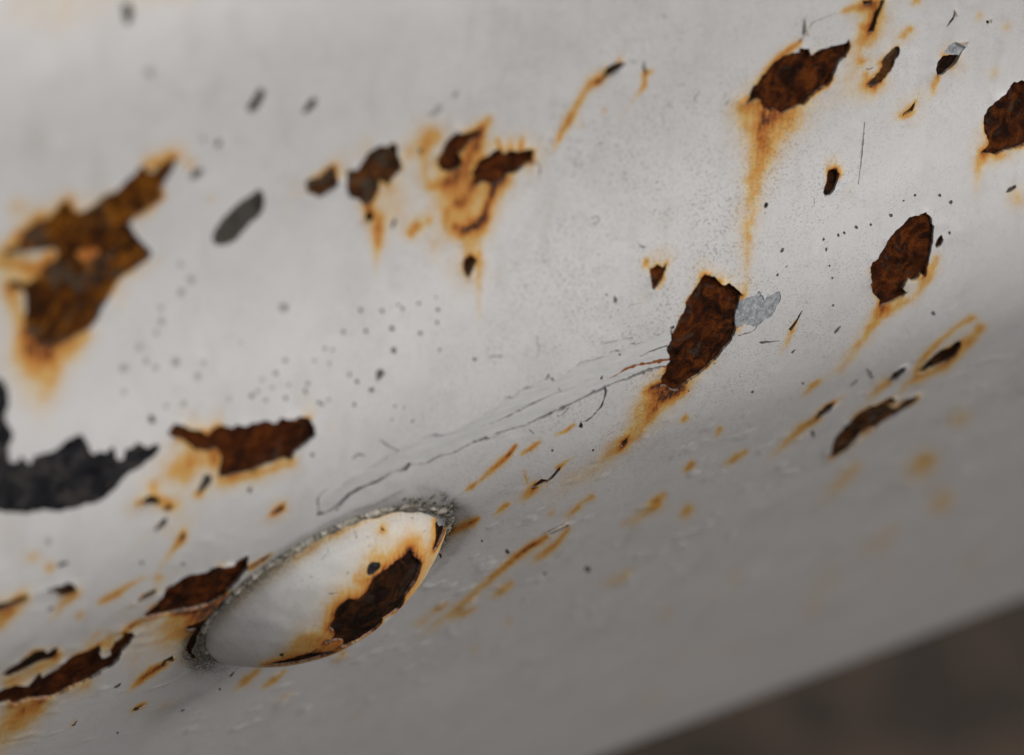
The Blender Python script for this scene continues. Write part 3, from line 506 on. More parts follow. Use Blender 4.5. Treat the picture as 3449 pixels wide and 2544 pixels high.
# rust water that has run down and soaked into the paint: (window, line, half widths, strength)
RUNS = [
 (1, [(100,60),(400,70),(620,20)], [90,90,70], [.10,.16,.10]), (1, [(900,-20),(1200,-10)], [60,60], [.12,.1]),
 (3, [(590,720),(530,850),(490,1000),(465,1150),(450,1300),(430,1500),(412,1720)], [60,52,42,40,38,34,34], [.95,.72,.60,.46,.40,.30,.08]),
 (3, [(700,730),(620,850),(560,1000),(530,1150)], [60,60,50,40], [.42,.34,.24,.06]),
 (3, [(430,690),(420,780),(415,900)], [35,35,30], [.45,.35,.1]),
 (3, [(530,770),(500,860)], [14,10], [.5,.2]),
 (3, [(1220,25),(1150,50),(1090,68),(1020,90)], [22,18,16,12], [.85,.6,.5,.15]),
 (3, [(1255,60),(1225,180),(1200,250),(1160,330),(1080,560)], [38,34,34,34,60], [.75,.75,.55,.3,.18]),
 (3, [(770,275),(690,325),(620,385),(560,450),(480,545)], [10,14,14,12,12], [.5,.7,.55,.45,.35]),
 (3, [(1665,505),(1635,590),(1600,670)], [13,14,14], [.6,.4,.06]),
 (3, [(1480,200),(1430,245)], [16,14], [.5,.3]), (3, [(1160,410),(1190,395)], [10,8], [.4,.3]), (3, [(1535,5),(1515,25)], [16,14], [.5,.35]),
 (3, [(1440,760),(1500,740)], [14,12], [.5,.35]), (3, [(1945,95),(1935,110)], [16,16], [.3,.25]), (3, [(2115,175),(2105,185)], [18,16], [.25,.2]), (3, [(2040,470),(2025,490)], [18,16], [.2,.2]),
 (3, [(1230,570),(1240,600)], [20,26], [.4,.1]), (3, [(1200,470),(1210,545)], [12,14], [.3,.45]),
 (3, [(1960,1000),(1928,1100),(1912,1310)], [22,18,16], [.65,.36,.06]), (3, [(2090,1020),(2070,1080)], [26,20], [.4,.1]), (3, [(2190,1290),(2170,1370)], [34,30], [.35,.12]),
 (6, [(1310,355),(1270,430),(1210,520),(1130,640),(1040,760),(930,840)], [22,24,24,24,24,20], [.85,.7,.45,.34,.25,.06]),
 (6, [(1660,30),(1610,170),(1500,310),(1350,380)], [18,18,18,20], [.36,.36,.36,.3]),
 (6, [(735,470),(690,570),(630,690)], [10,11,10], [.5,.42,.06]),
 (6, [(400,240),(410,200),(420,0),(425,-150)], [18,16,16,20], [.28,.22,.18,.12]),
 (6, [(385,300),(375,420),(350,500)], [14,22,18], [.4,.45,.35]),
 (5, [(2140,880),(2050,940),(2000,1040),(1930,1150),(1820,1280),(1690,1390),(1500,1510),(1350,1640)], [30,40,46,46,40,38,36,30], [.92,.62,.50,.38,.30,.26,.2,.05]),
 (5, [(2215,895),(2110,950),(2060,1010),(2010,1080)], [20,20,20,20], [1.0,.95,.65,.2]),
 (5, [(2120,860),(2030,890),(1990,920)], [9,12,14], [1.0,.9,.4]),
 (6, [(100,800),(0,900),(-90,1000)], [20,20,24], [.36,.36,.1]),
 (6, [(1900,425),(1780,510),(1640,620),(1550,720),(1530,790)], [15,15,14,14,14], [.5,.42,.5,.5,.4]),
 (6, [(1950,490),(1850,620),(1720,740),(1600,800),(1470,860),(1420,930)], [18,18,20,20,16,14], [.55,.42,.62,.5,.42,.1]),
 (6, [(1340,850),(1280,900),(1190,980)], [14,16,16], [.6,.45,.1]),
 (6, [(880,1085),(780,1155),(650,1270),(540,1370)], [13,17,18,18], [.7,.55,.35,.08]),
 (6, [(895,845),(840,885),(770,960)], [12,15,15], [.45,.5,.1]), (6, [(25,1085),(0,1105)], [13,12], [.6,.5]), (6, [(60,1385),(10,1420)], [13,12], [.7,.5]),
 (6, [(405,1305),(340,1345),(260,1400)], [13,16,16], [.5,.5,.12]), (6, [(1150,1390),(1060,1480),(980,1550),(880,1650)], [28,30,34,30], [.3,.42,.3,.12]),
 (6, [(1600,1360),(1540,1400)], [40,40], [.5,.42]), (6, [(1720,1600),(1690,1640)], [36,36], [.4,.36]), (6, [(1840,1080),(1790,1110)], [34,34], [.28,.25]), (6, [(240,1150),(225,1190)], [14,14], [.4,.3]), (6, [(1600,1430),(1450,1520)], [30,30], [.2,.1]),
 (6, [(1290,1080),(1180,1150),(1080,1200)], [22,24,20], [.5,.5,.3]),
 (5, [(1140,1268),(1100,1325),(1045,1370),(985,1435),(900,1500),(850,1535),(805,1562)], [6,9,13,14,10,10,8], [.9,1.0,1.0,.55,.42,.8,.3]),
 (5, [(1290,1240),(1240,1280),(1180,1322)], [9,9,8], [.5,.75,.5]), (5, [(1420,1415),(1470,1370),(1530,1332)], [10,8,6], [.7,.4,.15]),
 (5, [(1270,1530),(1230,1570),(1180,1630)], [14,16,16], [.95,.6,.12]), (5, [(1855,1250),(1830,1280),(1790,1315)], [11,11,10], [.8,.6,.2]),
 (5, [(1520,1130),(1470,1170),(1405,1195)], [6,7,6], [.6,.55,.4]), (5, [(2110,1590),(2060,1615),(2000,1645)], [14,15,13], [.5,.6,.2]), (5, [(1640,1600),(1560,1650)], [12,12], [.5,.2]), (5, [(1195,1430),(1215,1510)], [5,5], [.5,.4]),
 (5, [(1995,62),(1990,85)], [10,12], [.6,.5]), (5, [(2110,160),(2075,235)], [8,8], [.5,.45]), (5, [(905,10),(900,120),(895,320),(900,480)], [14,18,16,14], [.3,.3,.2,.06]), (5, [(235,-60),(230,20),(220,180)], [18,13,11], [.35,.3,.06]),
 (5, [(600,-40),(610,60)], [26,26], [.2,.08]),
 (2, [(610,885),(560,950),(535,1060),(530,1190)], [26,26,20,16], [.40,.5,.3,.12]),
 (2, [(965,785),(915,880),(880,960),(820,1060),(740,1160),(640,1205),(580,1220)], [16,22,30,34,34,26,20], [.4,.75,.8,.72,.8,.7,.4]),
 (2, [(1035,985),(1025,910)], [12,10], [.8,.4]), (2, [(1105,985),(1110,915)], [12,10], [.75,.4]), (2, [(1165,985),(1190,910)], [12,12], [.8,.4]),
 (2, [(1000,1215),(965,1320),(945,1400),(925,1500)], [15,13,15,16], [1.0,1.0,1.0,.7]),
 (2, [(850,1180),(800,1300),(760,1420)], [95,110,80], [.42,.36,.22]), (2, [(1050,1180),(1040,1290)], [26,22], [.4,.1]),
 (2, [(740,1240),(650,1340),(560,1400)], [60,60,50], [.26,.2,.1]),
 (2, [(560,850),(430,1010),(400,1100)], [50,40,24], [.2,.26,.2]), (2, [(340,1220),(330,1400),(250,1480)], [50,70,60], [.2,.2,.15]),
 (2, [(240,1440),(238,1500),(232,1670)], [16,20,16], [.6,.85,.1]), (2, [(500,1480),(460,1520)], [20,20], [.7,.7]), (2, [(690,1385),(680,1450)], [11,11], [.75,.65]), (2, [(578,1445),(570,1455)], [10,10], [.5,.5]),
 (2, [(165,1345),(178,1400)], [22,20], [.8,.7]), (2, [(790,1500),(820,1560),(840,1660)], [50,40,24], [.55,.4,.1]), (2, [(745,1475),(810,1505),(890,1470),(930,1415)], [13,14,13,12], [.95,1.0,.95,.9]),
 (2, [(880,1490),(900,1580),(890,1700)], [30,26,22], [.36,.2,.06]), (2, [(740,1330),(770,1350)], [22,22], [.55,.45]), (2, [(860,1230),(800,1340)], [20,22], [.6,.4]),
 (2, [(1690,520),(1640,535),(1600,595),(1545,690),(1495,785),(1440,880),(1395,980),(1330,1010)], [12,16,14,16,16,13,10,8], [.85,.8,.34,.66,.95,.6,.26,.1]),
 (2, [(1985,480),(1985,560),(1930,640),(1820,780)], [10,11,9,9], [.9,.65,.2,.08]), (2, [(2030,465),(2015,480)], [8,10], [.6,.5]), (2, [(1820,395),(1810,412)], [12,10], [.5,.5]), (2, [(1725,715),(1715,730)], [10,10], [.3,.25]), (2, [(1575,825),(1570,835)], [8,8], [.35,.3]),
 (1, [(1245,1060),(1240,1090)], [24,24], [.3,.25]), (1, [(105,1345),(95,1365)], [30,30], [.36,.3]), (1, [(1385,1310),(1380,1320)], [16,16], [.25,.2]),
 (4, [(80,250),(110,400),(165,540),(195,640),(310,720),(330,800),(300,1060)], [34,34,34,34,60,50,50], [.66,.5,.6,.85,.5,.40,.06]),
 (4, [(560,535),(450,635),(300,640)], [36,40,50], [.42,.46,.5]), (4, [(200,720),(220,900),(260,1100)], [90,70,60], [.28,.2,.05]),
 (4, [(-20,60),(160,85),(240,120),(320,30)], [34,36,34,28], [.40,.75,.8,.85]), (1, [(20,1640),(150,1530),(280,1400)], [22,22,20], [.4,.42,.36]), (1, [(960,1080),(1100,1010),(1160,1040)], [20,20,16], [.36,.36,.3]),
 (4, [(1400,1300),(1400,1360)], [28,22], [.75,.75]), (4, [(1245,1400),(1210,1460)], [36,34], [.52,.4]), (4, [(1135,1425),(1130,1440)], [24,24], [.4,.36]), (4, [(1120,1400),(1240,1340)], [90,80], [.16,.16]),
 (4, [(1450,1490),(1650,1455),(1800,1420),(1905,1380)], [30,34,30,20], [.42,.44,.4,.36]), (4, [(1300,1585),(1330,1540)], [14,14], [.75,.5]), (4, [(1000,1530),(1000,1590)], [20,22], [.4,.6]), (4, [(1110,1650),(1060,1640)], [24,22], [.6,.6]),
 (7, [(1480,610),(1400,680),(1290,705),(1150,730)], [20,26,18,14], [.85,.95,.7,.6]), (7, [(1300,730),(1150,800),(1000,890),(850,1000)], [60,80,90,80], [.45,.34,.26,.12]), (7, [(1330,740),(1240,800),(1160,860)], [38,40,36], [.55,.4,.25]),
 (7, [(900,785),(850,815),(800,850)], [9,10,9], [.8,.85,.7]), (7, [(730,890),(690,940)], [30,26], [.36,.4]), (7, [(1640,420),(1720,375),(1780,332)], [12,11,8], [.9,.7,.4]),
 (7, [(860,535),(770,595),(710,630),(640,665)], [11,15,15,11], [.36,.75,.66,.3]), (7, [(945,490),(870,530)], [10,10], [.3,.25]), (7, [(1190,240),(1110,340),(1035,460)], [12,10,10], [.75,.3,.12]), (7, [(1050,490),(1020,510)], [14,14], [.4,.3]),
 (7, [(490,590),(430,640),(370,720),(320,800)], [18,20,18,16], [.75,.5,.3,.08]), (7, [(60,720),(0,770)], [30,34], [.5,.5]), (7, [(170,620),(60,700)], [22,24], [.45,.5]), (7, [(330,420),(320,430)], [18,18], [.45,.45]), (7, [(240,345),(200,360)], [20,20], [.3,.3]), (7, [(530,740),(520,750)], [16,14], [.4,.4]),
 (7, [(270,1290),(190,1370),(90,1470),(0,1570),(-60,1640)], [36,48,54,54,50], [.9,.5,.36,.28,.2]), (7, [(140,1340),(60,1440)], [40,50], [.5,.3]), (7, [(560,1190),(480,1260)], [30,30], [.36,.12]),
 (7, [(380,990),(340,1040),(200,1100),(60,1180)], [14,22,26,36], [.85,.5,.36,.4]), (7, [(1075,1060),(1000,1100),(940,1145),(880,1190),(820,1250)], [10,14,14,12,10], [1.0,1.0,.9,.6,.12]), (7, [(640,860),(580,920)], [14,14], [.34,.2]), (7, [(950,1308),(910,1335),(860,1362)], [11,11,9], [.5,.8,.4]), (7, [(500,1420),(455,1468)], [7,6], [.3,.4]),
 (7, [(1690,1100),(1610,1165),(1530,1235)], [13,16,12], [.45,.72,.25]), (7, [(1860,1105),(1790,1160),(1710,1210)], [10,13,12], [.55,.75,.3]), (7, [(1920,1240),(1860,1270),(1790,1300)], [14,14,12], [.2,.36,.2]), (7, [(1160,1290),(1080,1330),(980,1400)], [16,22,20], [.15,.2,.1]),
 (8, [(1340,218),(1250,270),(1120,380),(1000,480),(880,580),(720,720),(600,820),(500,890)], [10,15,16,16,16,18,20,20], [.8,.95,.85,.62,.5,.42,.26,.06]),
 (8, [(1490,165),(1400,265),(1320,335),(1250,390)], [12,18,18,16], [.5,.62,.55,.2]), (8, [(898,112),(860,140),(790,190),(715,240)], [10,14,14,13], [.7,1.0,.75,.9]),
 (8, [(1115,525),(1050,575),(990,615)], [14,18,15], [.4,.62,.3]), (8, [(680,660),(630,695),(570,730)], [12,15,13], [.36,.45,.2]), (8, [(870,690),(800,725),(730,755)], [14,17,15], [.4,.5,.3]), (8, [(1085,15),(1040,45),(990,80)], [11,12,10], [.7,.55,.15]), (8, [(1545,35),(1480,85)], [13,14], [.5,.36]), (8, [(1380,55),(1360,75)], [14,14], [.3,.25]), (8, [(2070,15),(1960,80),(1850,145)], [20,20,18], [.5,.40,.2]),
 (8, [(540,760),(490,790)], [18,18], [.3,.3]), (8, [(1870,455),(1800,500),(1720,550)], [20,24,20], [.42,.45,.2]), (8, [(1120,750),(1080,785)], [18,20], [.2,.3]), (8, [(2140,720),(2090,765)], [36,36], [.36,.32]), (8, [(2060,1270),(1980,1330)], [50,50], [.34,.32]), (8, [(885,945),(870,965)], [24,24], [.25,.25]), (8, [(10,990),(-40,1030)], [16,16], [.5,.3]), (8, [(105,1400),(95,1415)], [22,22], [.25,.25]),
 (9, [(1370,190),(1280,270),(1180,320)], [40,42,40], [.42,.5,.36]), (9, [(980,470),(910,520)], [44,44], [.5,.45]), (9, [(870,660),(840,710)], [46,46], [.46,.46]), (9, [(1890,390),(1840,450)], [46,46], [.38,.36]), (9, [(1390,440),(1310,500)], [44,44], [.26,.24]), (9, [(400,950),(150,965)], [40,40], [.3,.2]), (9, [(40,45),(10,80)], [24,22], [.6,.5]), (9, [(360,490),(340,510)], [30,30], [.3,.3]),
 (9, [(1700,10),(1640,60)], [40,36], [.4,.2]), (9, [(2080,250),(1960,360)], [40,40], [.2,.2]), (9, [(190,620),(180,640)], [34,34], [.2,.2]), (9, [(0,1000),(-60,1030)], [50,50], [.25,.2]),
]
GRIME = [
 ('A', [(150,1250),(200,1400),(250,1490),(330,1530)], [40,44,40,34], [.35,.8,.7,.35]), ('A', [(300,1150),(240,1270),(200,1400)], [26,30,30], [.5,.85,.8]),
 ('A', [(230,1560),(420,1560),(330,1620)], [44,44,40], [.3,.25,.15]), (7, [(1300,1250),(1100,1340),(980,1400)], [26,30,26], [.2,.3,.15]),
 ('B', [(1940,420),(1920,330),(1960,280)], [26,14,10], [.9,.7,.3]), ('B', [(1790,240),(1850,260),(1810,330)], [12,10,10], [.6,.7,.7]), ('B', [(1500,150),(1700,185),(1900,240)], [30,26,30], [.25,.3,.15]), ('B', [(700,450),(950,390),(1080,310),(1300,190)], [12,12,12,14], [.35,.4,.45,.4]),
 ('B', [(2000,440),(2080,380)], [24,20], [.25,.1]),
 (4, [(1250,1100),(1300,1000)], [10, 10], [.1,.1]),
]

def ribbon(pts, wid):
    pts = np.asarray(pts, float); wid = np.asarray(wid, float)
    d = np.r_[0, np.cumsum(np.hypot(*np.diff(pts, axis=0).T))]
    n = max(4, int(d[-1] / 14))
    s = np.linspace(0, d[-1], n)
    P = np.c_[np.interp(s, d, pts[:, 0]), np.interp(s, d, pts[:, 1])]
    w = np.interp(s, d, wid) * (0.5 + 0.32 * rng.uniform(-1, 1, n))
    tg = np.gradient(P, axis=0); tg /= np.linalg.norm(tg, axis=1)[:, None] + 1e-9
    nr = np.c_[-tg[:, 1], tg[:, 0]]
    P = P + nr * (rng.uniform(-1, 1, n) * w * 0.35)[:, None]
    return np.vstack([P + nr * w[:, None], (P - nr * w[:, None])[::-1]])

def disc(x, y, r):
    n = 9
    a = np.arange(n) / n * 2 * math.pi + rng.uniform(0, 1)
    rr = r * rng.uniform(0.65, 1.2, n)
    q = np.c_[np.cos(a) * rr * rng.uniform(0.8, 1.1), np.sin(a) * rr * rng.uniform(1.0, 1.35)]
    w = rng.uniform(-0.6, 0.6)
    return q @ np.array([[math.cos(w), -math.sin(w)], [math.sin(w), math.cos(w)]]) + (x, y)

marks = []          # (material, outline in face mm, name)
PART = {'rust': 'rust_patch', 'rust_dark': 'rust_patch', 'rust_orange': 'rust_patch', 'rust_grey': 'rust_patch', 'steel': 'bare_steel_chip',
        'black': 'black_undercoat_patch', 'zinc': 'zinc_patch', 'under': 'scraped_band', 'edge_grey': 'chip_or_line', 'dark': 'rust_pit',
        'crack': 'rust_crack', 'dot': 'chip_or_line', 'faint': 'chip_or_line'}
def add_mark(to_face, kind, px, rough):
    q = to_face(px)
    step = 0.12 if kind not in ('under',) else 0.22
    q = resample(q, step)
    if rough:
        k = int(rng.integers(0, 9999))
        tg = np.roll(q, -1, 0) - np.roll(q, 1, 0)
        tg /= np.linalg.norm(tg, axis=1)[:, None] + 1e-9
        nr = np.c_[-tg[:, 1], tg[:, 0]]
        q = q + nr * ((fbm(q[:, 0] * 1.1, q[:, 1] * 1.1, k, 3) + 0.30 * vnoise(q[:, 0] * 4.2, q[:, 1] * 4.2, k + 9)) * rough)[:, None]
    marks.append((kind, q, PART[kind]))

for w, kind, pts in SHAPES:
    add_mark(px_face, kind, win(w, pts), 0.13 if kind == 'under' else (0.22 if len(pts) > 16 else 0.10))
band = SHAPES[0][2]  # its outline is followed by thin grey lines, above and below
LINES = [(5, 'edge_grey', band[1:20], rng.uniform(2.5, 6.5, 19)), (5, 'edge_grey', band[20:41], rng.uniform(2.5, 6, 21)),
         (5, 'edge_grey', band[43:60], rng.uniform(3, 8, 17)), (5, 'edge_grey', band[60:-1], rng.uniform(3, 8, len(band[60:-1])))] + LINES
for w, kind, pts, wd in LINES:
    add_mark(px_face, kind, win(w, ribbon(pts, wd)), 0)
for w, kind, ds in DOTS:
    for x, y, r in ds:
        add_mark(px_face, kind, win(w, disc(x, y, r)), 0)

# ------------------------------------------------------------------ sheet builder: one triangulation, holes with real edges
def axis_pts(segs):
    out = [segs[0][0]]
    for a, b, h in segs:
        n = max(1, int(round((b - a) / h)))
        out += list(np.linspace(a, b, n + 1)[1:])
    return np.array(out)

def build_sheet(name, grid, grid_h, marks, place, project, paint_height, paint_attr, paint_mat, parent, keep=None):
    """grid: points (mm); marks cut the sheet and become parts of their own, sunk below the paint"""
    vs_, es_ = [], []
    near = np.zeros(len(grid), bool)
    for kind, q, nm in marks:
        n0 = sum(len(v) for v in vs_)
        vs_.append(q)
        es_ += [(n0 + i, n0 + (i + 1) % len(q)) for i in range(len(q))]
        lo, hi = q.min(0) - 0.3, q.max(0) + 0.3
        c = np.where((grid > lo).all(1) & (grid < hi).all(1))[0]
        if len(c):
            d, _ = seg_dist(grid[c], q)
            near[c] |= d < np.minimum(0.09, grid_h[c] * 0.45)
    g = grid[~near]
    allv = np.vstack(vs_ + [g])
    v, e, f, *_ = delaunay_2d_cdt([Vector(p) for p in allv.tolist()], es_, [], 0, 1e-6)
    V = np.array([(p[0], p[1]) for p in v]); Fc = np.array(f, int)
    print(name, 'cdt', len(V), len(Fc), round(time.time() - T0, 1))
    C = V[Fc].mean(1)
    lab = np.full(len(Fc), -1)
    for i, (kind, q, nm) in enumerate(marks):
        lo, hi = q.min(0), q.max(0)
        c = np.where((C > lo).all(1) & (C < hi).all(1))[0]
        if len(c):
            c = c[inside(C[c], q)]
            if kind in ('edge_grey', 'dot', 'faint', 'crack', 'dark', 'under'):
                c = c[np.isin(lab[c], [-1] + [j for j in range(i) if marks[j][0] == 'under'])]
            lab[c] = i
    if keep is not None:
        ok = keep(C); Fc, lab = Fc[ok], lab[ok]
    ar = np.cross(V[Fc[:, 1]] - V[Fc[:, 0]], V[Fc[:, 2]] - V[Fc[:, 0]])
    ok = abs(ar) > 1e-9; Fc, lab, ar = Fc[ok], lab[ok], ar[ok]
    # distance of every vertex to the nearest deep edge
    ed = np.full(len(V), 9.0)
    for i, (kind, q, nm) in enumerate(marks):
        if not kind.startswith('rust'): continue
        lo, hi = q.min(0) - 2.0, q.max(0) + 2.0
        c = np.where((V > lo).all(1) & (V < hi).all(1))[0]
        if len(c): ed[c] = np.minimum(ed[c], seg_dist(V[c], q)[0])
    hp = paint_height(V, ed)
    def height(l, idx):
        if l < 0: return hp[idx]
        kind = marks[l][0]; P = V[idx]
        d0 = DEPTH[kind]
        rim = np.clip(ed[idx] / 0.35, 0, 1)
        if kind.startswith('rust'):
            lump = fbm(P[:, 0] * 0.8, P[:, 1] * 0.8, l * 3, 5) * 0.30 + fbm(P[:, 0] * 3, P[:, 1] * 3, l * 3 + 1, 3) * 0.07
        else:
            lump = fbm(P[:, 0] * 2.5, P[:, 1] * 2.5, l * 3, 3) * 0.02
        return np.minimum(-d0 + lump * rim, hp[idx] - 0.012)
    # edges between different labels become little broken walls
    E = np.vstack([Fc[:, [0, 1]], Fc[:, [1, 2]], Fc[:, [2, 0]]]); FL = np.tile(lab, 3); FI = np.tile(np.arange(len(Fc)), 3)
    key = np.sort(E, 1); o = np.lexsort((key[:, 1], key[:, 0])); key, FLo, Eo = key[o], FL[o], E[o]
    same = (key[1:] == key[:-1]).all(1)
    ia = np.where(same)[0]
    ia = ia[FLo[ia] != FLo[ia + 1]]
    walls = {}
    for i in ia:
        la, lb = FLo[i], FLo[i + 1]
        ea = Eo[i]
        da = -1 if la < 0 else DEPTH[marks[la][0]]; db = -1 if lb < 0 else DEPTH[marks[lb][0]]
        if da > db: la, lb = lb, la; ea = ea[::-1]
        walls.setdefault(la, []).append((ea[0], ea[1], lb))
    attr = paint_attr(V, ed)
    objs = []
    order = [-1] + sorted(set(lab.tolist()) - {-1})
    for l in order:
        fs = Fc[lab == l]
        fs = np.where((ar[lab == l] < 0)[:, None], fs[:, ::-1], fs)
        used, inv = np.unique(fs, return_inverse=True)
        fs = inv.reshape(-1, 3)
        h = height(l, used)
        P = [V[used]]; H = [h]; broken = [np.zeros(len(used))]
        src = [used]
        faces = [fs]
        wl = walls.get(l, [])
        if wl:
            wl = np.array(wl)
            a, b, lb = wl[:, 0], wl[:, 1], wl[:, 2]
            ha, hb = height(l, a), height(l, b)
            la_, lb_ = np.empty(len(a)), np.empty(len(a))
            for m_ in np.unique(lb):
                s_ = lb == m_
                la_[s_] = height(m_, a[s_]); lb_[s_] = height(m_, b[s_])
            n0 = len(used); n = len(a)
            P += [V[a], V[b], V[b], V[a]]; H += [ha, hb, lb_ - 0.004, la_ - 0.004]; src += [a, b, b, a]
            broken += [np.full(n, .5), np.full(n, .5), np.ones(n), np.ones(n)]
            i0 = n0 + np.arange(n)
            faces += [np.c_[i0, i0 + 3 * n, i0 + 2 * n], np.c_[i0, i0 + 2 * n, i0 + n]]
        P = np.vstack(P); H = np.concatenate(H); src = np.concatenate(src); faces = np.vstack(faces); broken = np.concatenate(broken)
        co = place(P, H)
        if l < 0: nm, mt = name, paint_mat
        else: nm, mt = marks[l][2], MATS[marks[l][0]]
        me = bpy.data.meshes.new(nm)
        me.vertices.add(len(co)); me.vertices.foreach_set('co', co.ravel())
        me.loops.add(faces.size); me.loops.foreach_set('vertex_index', faces.ravel().astype(np.int32))
        me.polygons.add(len(faces)); me.polygons.foreach_set('loop_start', (np.arange(len(faces)) * 3).astype(np.int32))
        me.polygons.foreach_set('use_smooth', np.ones(len(faces), bool))
        at = me.attributes.new('face_mm', 'FLOAT_VECTOR', 'POINT')
        at.data.foreach_set('vector', np.c_[P, np.zeros(len(P))].ravel())
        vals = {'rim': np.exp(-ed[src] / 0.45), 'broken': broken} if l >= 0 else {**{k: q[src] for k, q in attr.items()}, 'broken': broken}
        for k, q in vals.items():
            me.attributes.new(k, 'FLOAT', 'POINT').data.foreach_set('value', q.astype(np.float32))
        me.materials.append(mt)
        me.update(); me.validate()
        ob = bpy.data.objects.new(nm, me)
        scene.collection.objects.link(ob)
        ob.parent = parent if l < 0 else objs[0]
        objs.append(ob)
    return objs

def soak(PX, runs, k0=0):
    s = np.zeros(len(PX))
    for n, (w, pts, wid, val) in enumerate(runs):
        q = win(w, pts); k = WIN[w][2]; wid = np.asarray(wid, float) * k; val = np.asarray(val, float)
        lo, hi = q.min(0) - wid.max() * 5, q.max(0) + wid.max() * 5
        c = np.where((PX > lo).all(1) & (PX < hi).all(1))[0]
        if not len(c): continue
        P = PX[c]
        P = P + np.c_[fbm(P[:, 0] / 55, P[:, 1] / 55, k0 + n, 3), fbm(P[:, 0] / 55, P[:, 1] / 55, k0 + n + 500, 3)] * min(wid.mean() * 0.9, 20)
        d, par = seg_dist(P, q, False)
        wd = np.interp(par, np.arange(len(wid)), wid); vl = np.interp(par, np.arange(len(val)), val)
        g = vl * (0.66 * np.exp(-0.5 * (d / wd) ** 2) + 0.34 * np.exp(-0.5 * (d / (2.2 * wd)) ** 2)) * (1 + 0.35 * fbm(P[:, 0] / 18, P[:, 1] / 18, k0 + n + 900, 3))
        s[c] = s[c] + g * (1 - 0.6 * np.clip(s[c], 0, 1))
    return np.clip(s, 0, 1.15)

# ------------------------------------------------------------------ the ground
def link_mesh(name, co, faces, m, parent=None, smooth=True):
    me = bpy.data.meshes.new(name)
    me.from_pydata([tuple(p) for p in co], [], [tuple(int(i) for i in f) for f in faces])
    for p in me.polygons: p.use_smooth = smooth
    me.materials.append(m); me.update()
    o = bpy.data.objects.new(name, me); scene.collection.objects.link(o); o.parent = parent
    return o

gm, nt, p = mat('brown_earth')
tc = nt.nodes.new('ShaderNodeTexCoord').outputs['Object']
n1 = noise(nt, tc, 22, 4, 0.6); n2 = noise(nt, tc, 60, 5, 0.7)
col = mix(nt, mrange(nt, n1, 0.38, 0.62), (0.019, 0.014, 0.0105), (0.085, 0.052, 0.030))
col = mix(nt, mrange(nt, n2, 0.4, 0.7, 0, 0.4), col, (0.030, 0.023, 0.017))
nt.links.new(col, p.inputs['Base Color']); p.inputs['Roughness'].default_value = 0.95
bump(nt, p, n2, 0.8, 0.01)
ax = np.unique(np.r_[-np.geomspace(1.2, 220, 22), np.linspace(-1.2, 1.2, 61), np.geomspace(1.2, 220, 22)])
gx, gy = np.meshgrid(ax, ax)
gz = fbm(gx * 6, gy * 6, 3, 4) * 0.02 + fbm(gx * 0.3, gy * 0.3, 5, 2) * 0.05
n = len(ax); ii = np.arange(n * n).reshape(n, n)
ground = link_mesh('ground', np.c_[gx.ravel(), gy.ravel(), gz.ravel()],
                   np.stack([ii[:-1, :-1], ii[:-1, 1:], ii[1:, 1:], ii[1:, :-1]], -1).reshape(-1, 4), gm)
ground['kind'] = 'structure'
ground['label'] = 'dark brown earth below the bumper, out of focus'

# ------------------------------------------------------------------ the bumper
bumper = bpy.data.objects.new('bumper', None)
bumper.empty_display_size = 0.05
scene.collection.objects.link(bumper)
bumper.location = (0, 0, HB)
bumper['label'] = 'white painted steel bumper with flaking paint, rust patches and a domed bolt head'
bumper['category'] = 'bumper'

BA = 11.4               # bolt head radius, mm
sA = axis_pts([(-420, -120, 15), (-120, -60, 3), (-60, -34, 0.9), (-34, -8, 0.34), (-8, 62, 0.23), (62, 100, 0.6), (100, 170, 1.2), (170, 260, 5), (260, 620, 20)])
tA = axis_pts([(-148, -90, 2.4), (-90, -68, 1.0), (-68, -50, 0.34), (-50, 14, 0.22), (14, 40, 0.34), (40, 93, 0.62), (93, 101, 0.35), (101, 107, 0.8)])
gs, gt = np.meshgrid(sA, tA, indexing='ij')
hs_, ht_ = np.meshgrid(np.gradient(sA), np.gradient(tA), indexing='ij')
grid = np.c_[gs.ravel(), gt.ravel()]
gh = np.minimum(hs_, ht_).ravel()
inner = (gs > sA[0]) & (gs < sA[-1]) & (gt > tA[0]) & (gt < tA[-1])
jit = rng.uniform(-0.22, 0.22, grid.shape) * np.c_[hs_.ravel(), ht_.ravel()]
grid = grid + jit * inner.ravel()[:, None]

def face_height(V, ed):
    curl = np.exp(-ed / 0.55) * (0.02 + 0.20 * np.clip(fbm(V[:, 0] * 0.7, V[:, 1] * 0.7, 71, 3) + 0.15, 0, 1))
    r = np.hypot(V[:, 0], V[:, 1])
    dish = -0.25 * np.exp(-((r - BA - 0.4) / 1.2) ** 2)
    dish = dish - 0.8 * np.exp(-((V[:, 0] - BA + 0.5) / 2.2) ** 2 - (V[:, 1] / 4.5) ** 2)
    wav = fbm(V[:, 0] / 26, V[:, 1] / 18, 40, 2) * 0.10
    blis = np.clip(fbm(V[:, 0] * 0.5, V[:, 1] * 0.5, 90, 3) - 0.27, 0, 1) * (0.10 + 0.12 * np.clip((V[:, 1] + 12) / 12, 0, 1) * np.clip((60 - V[:, 1]) / 30, 0, 1))
    return curl + dish + wav + blis

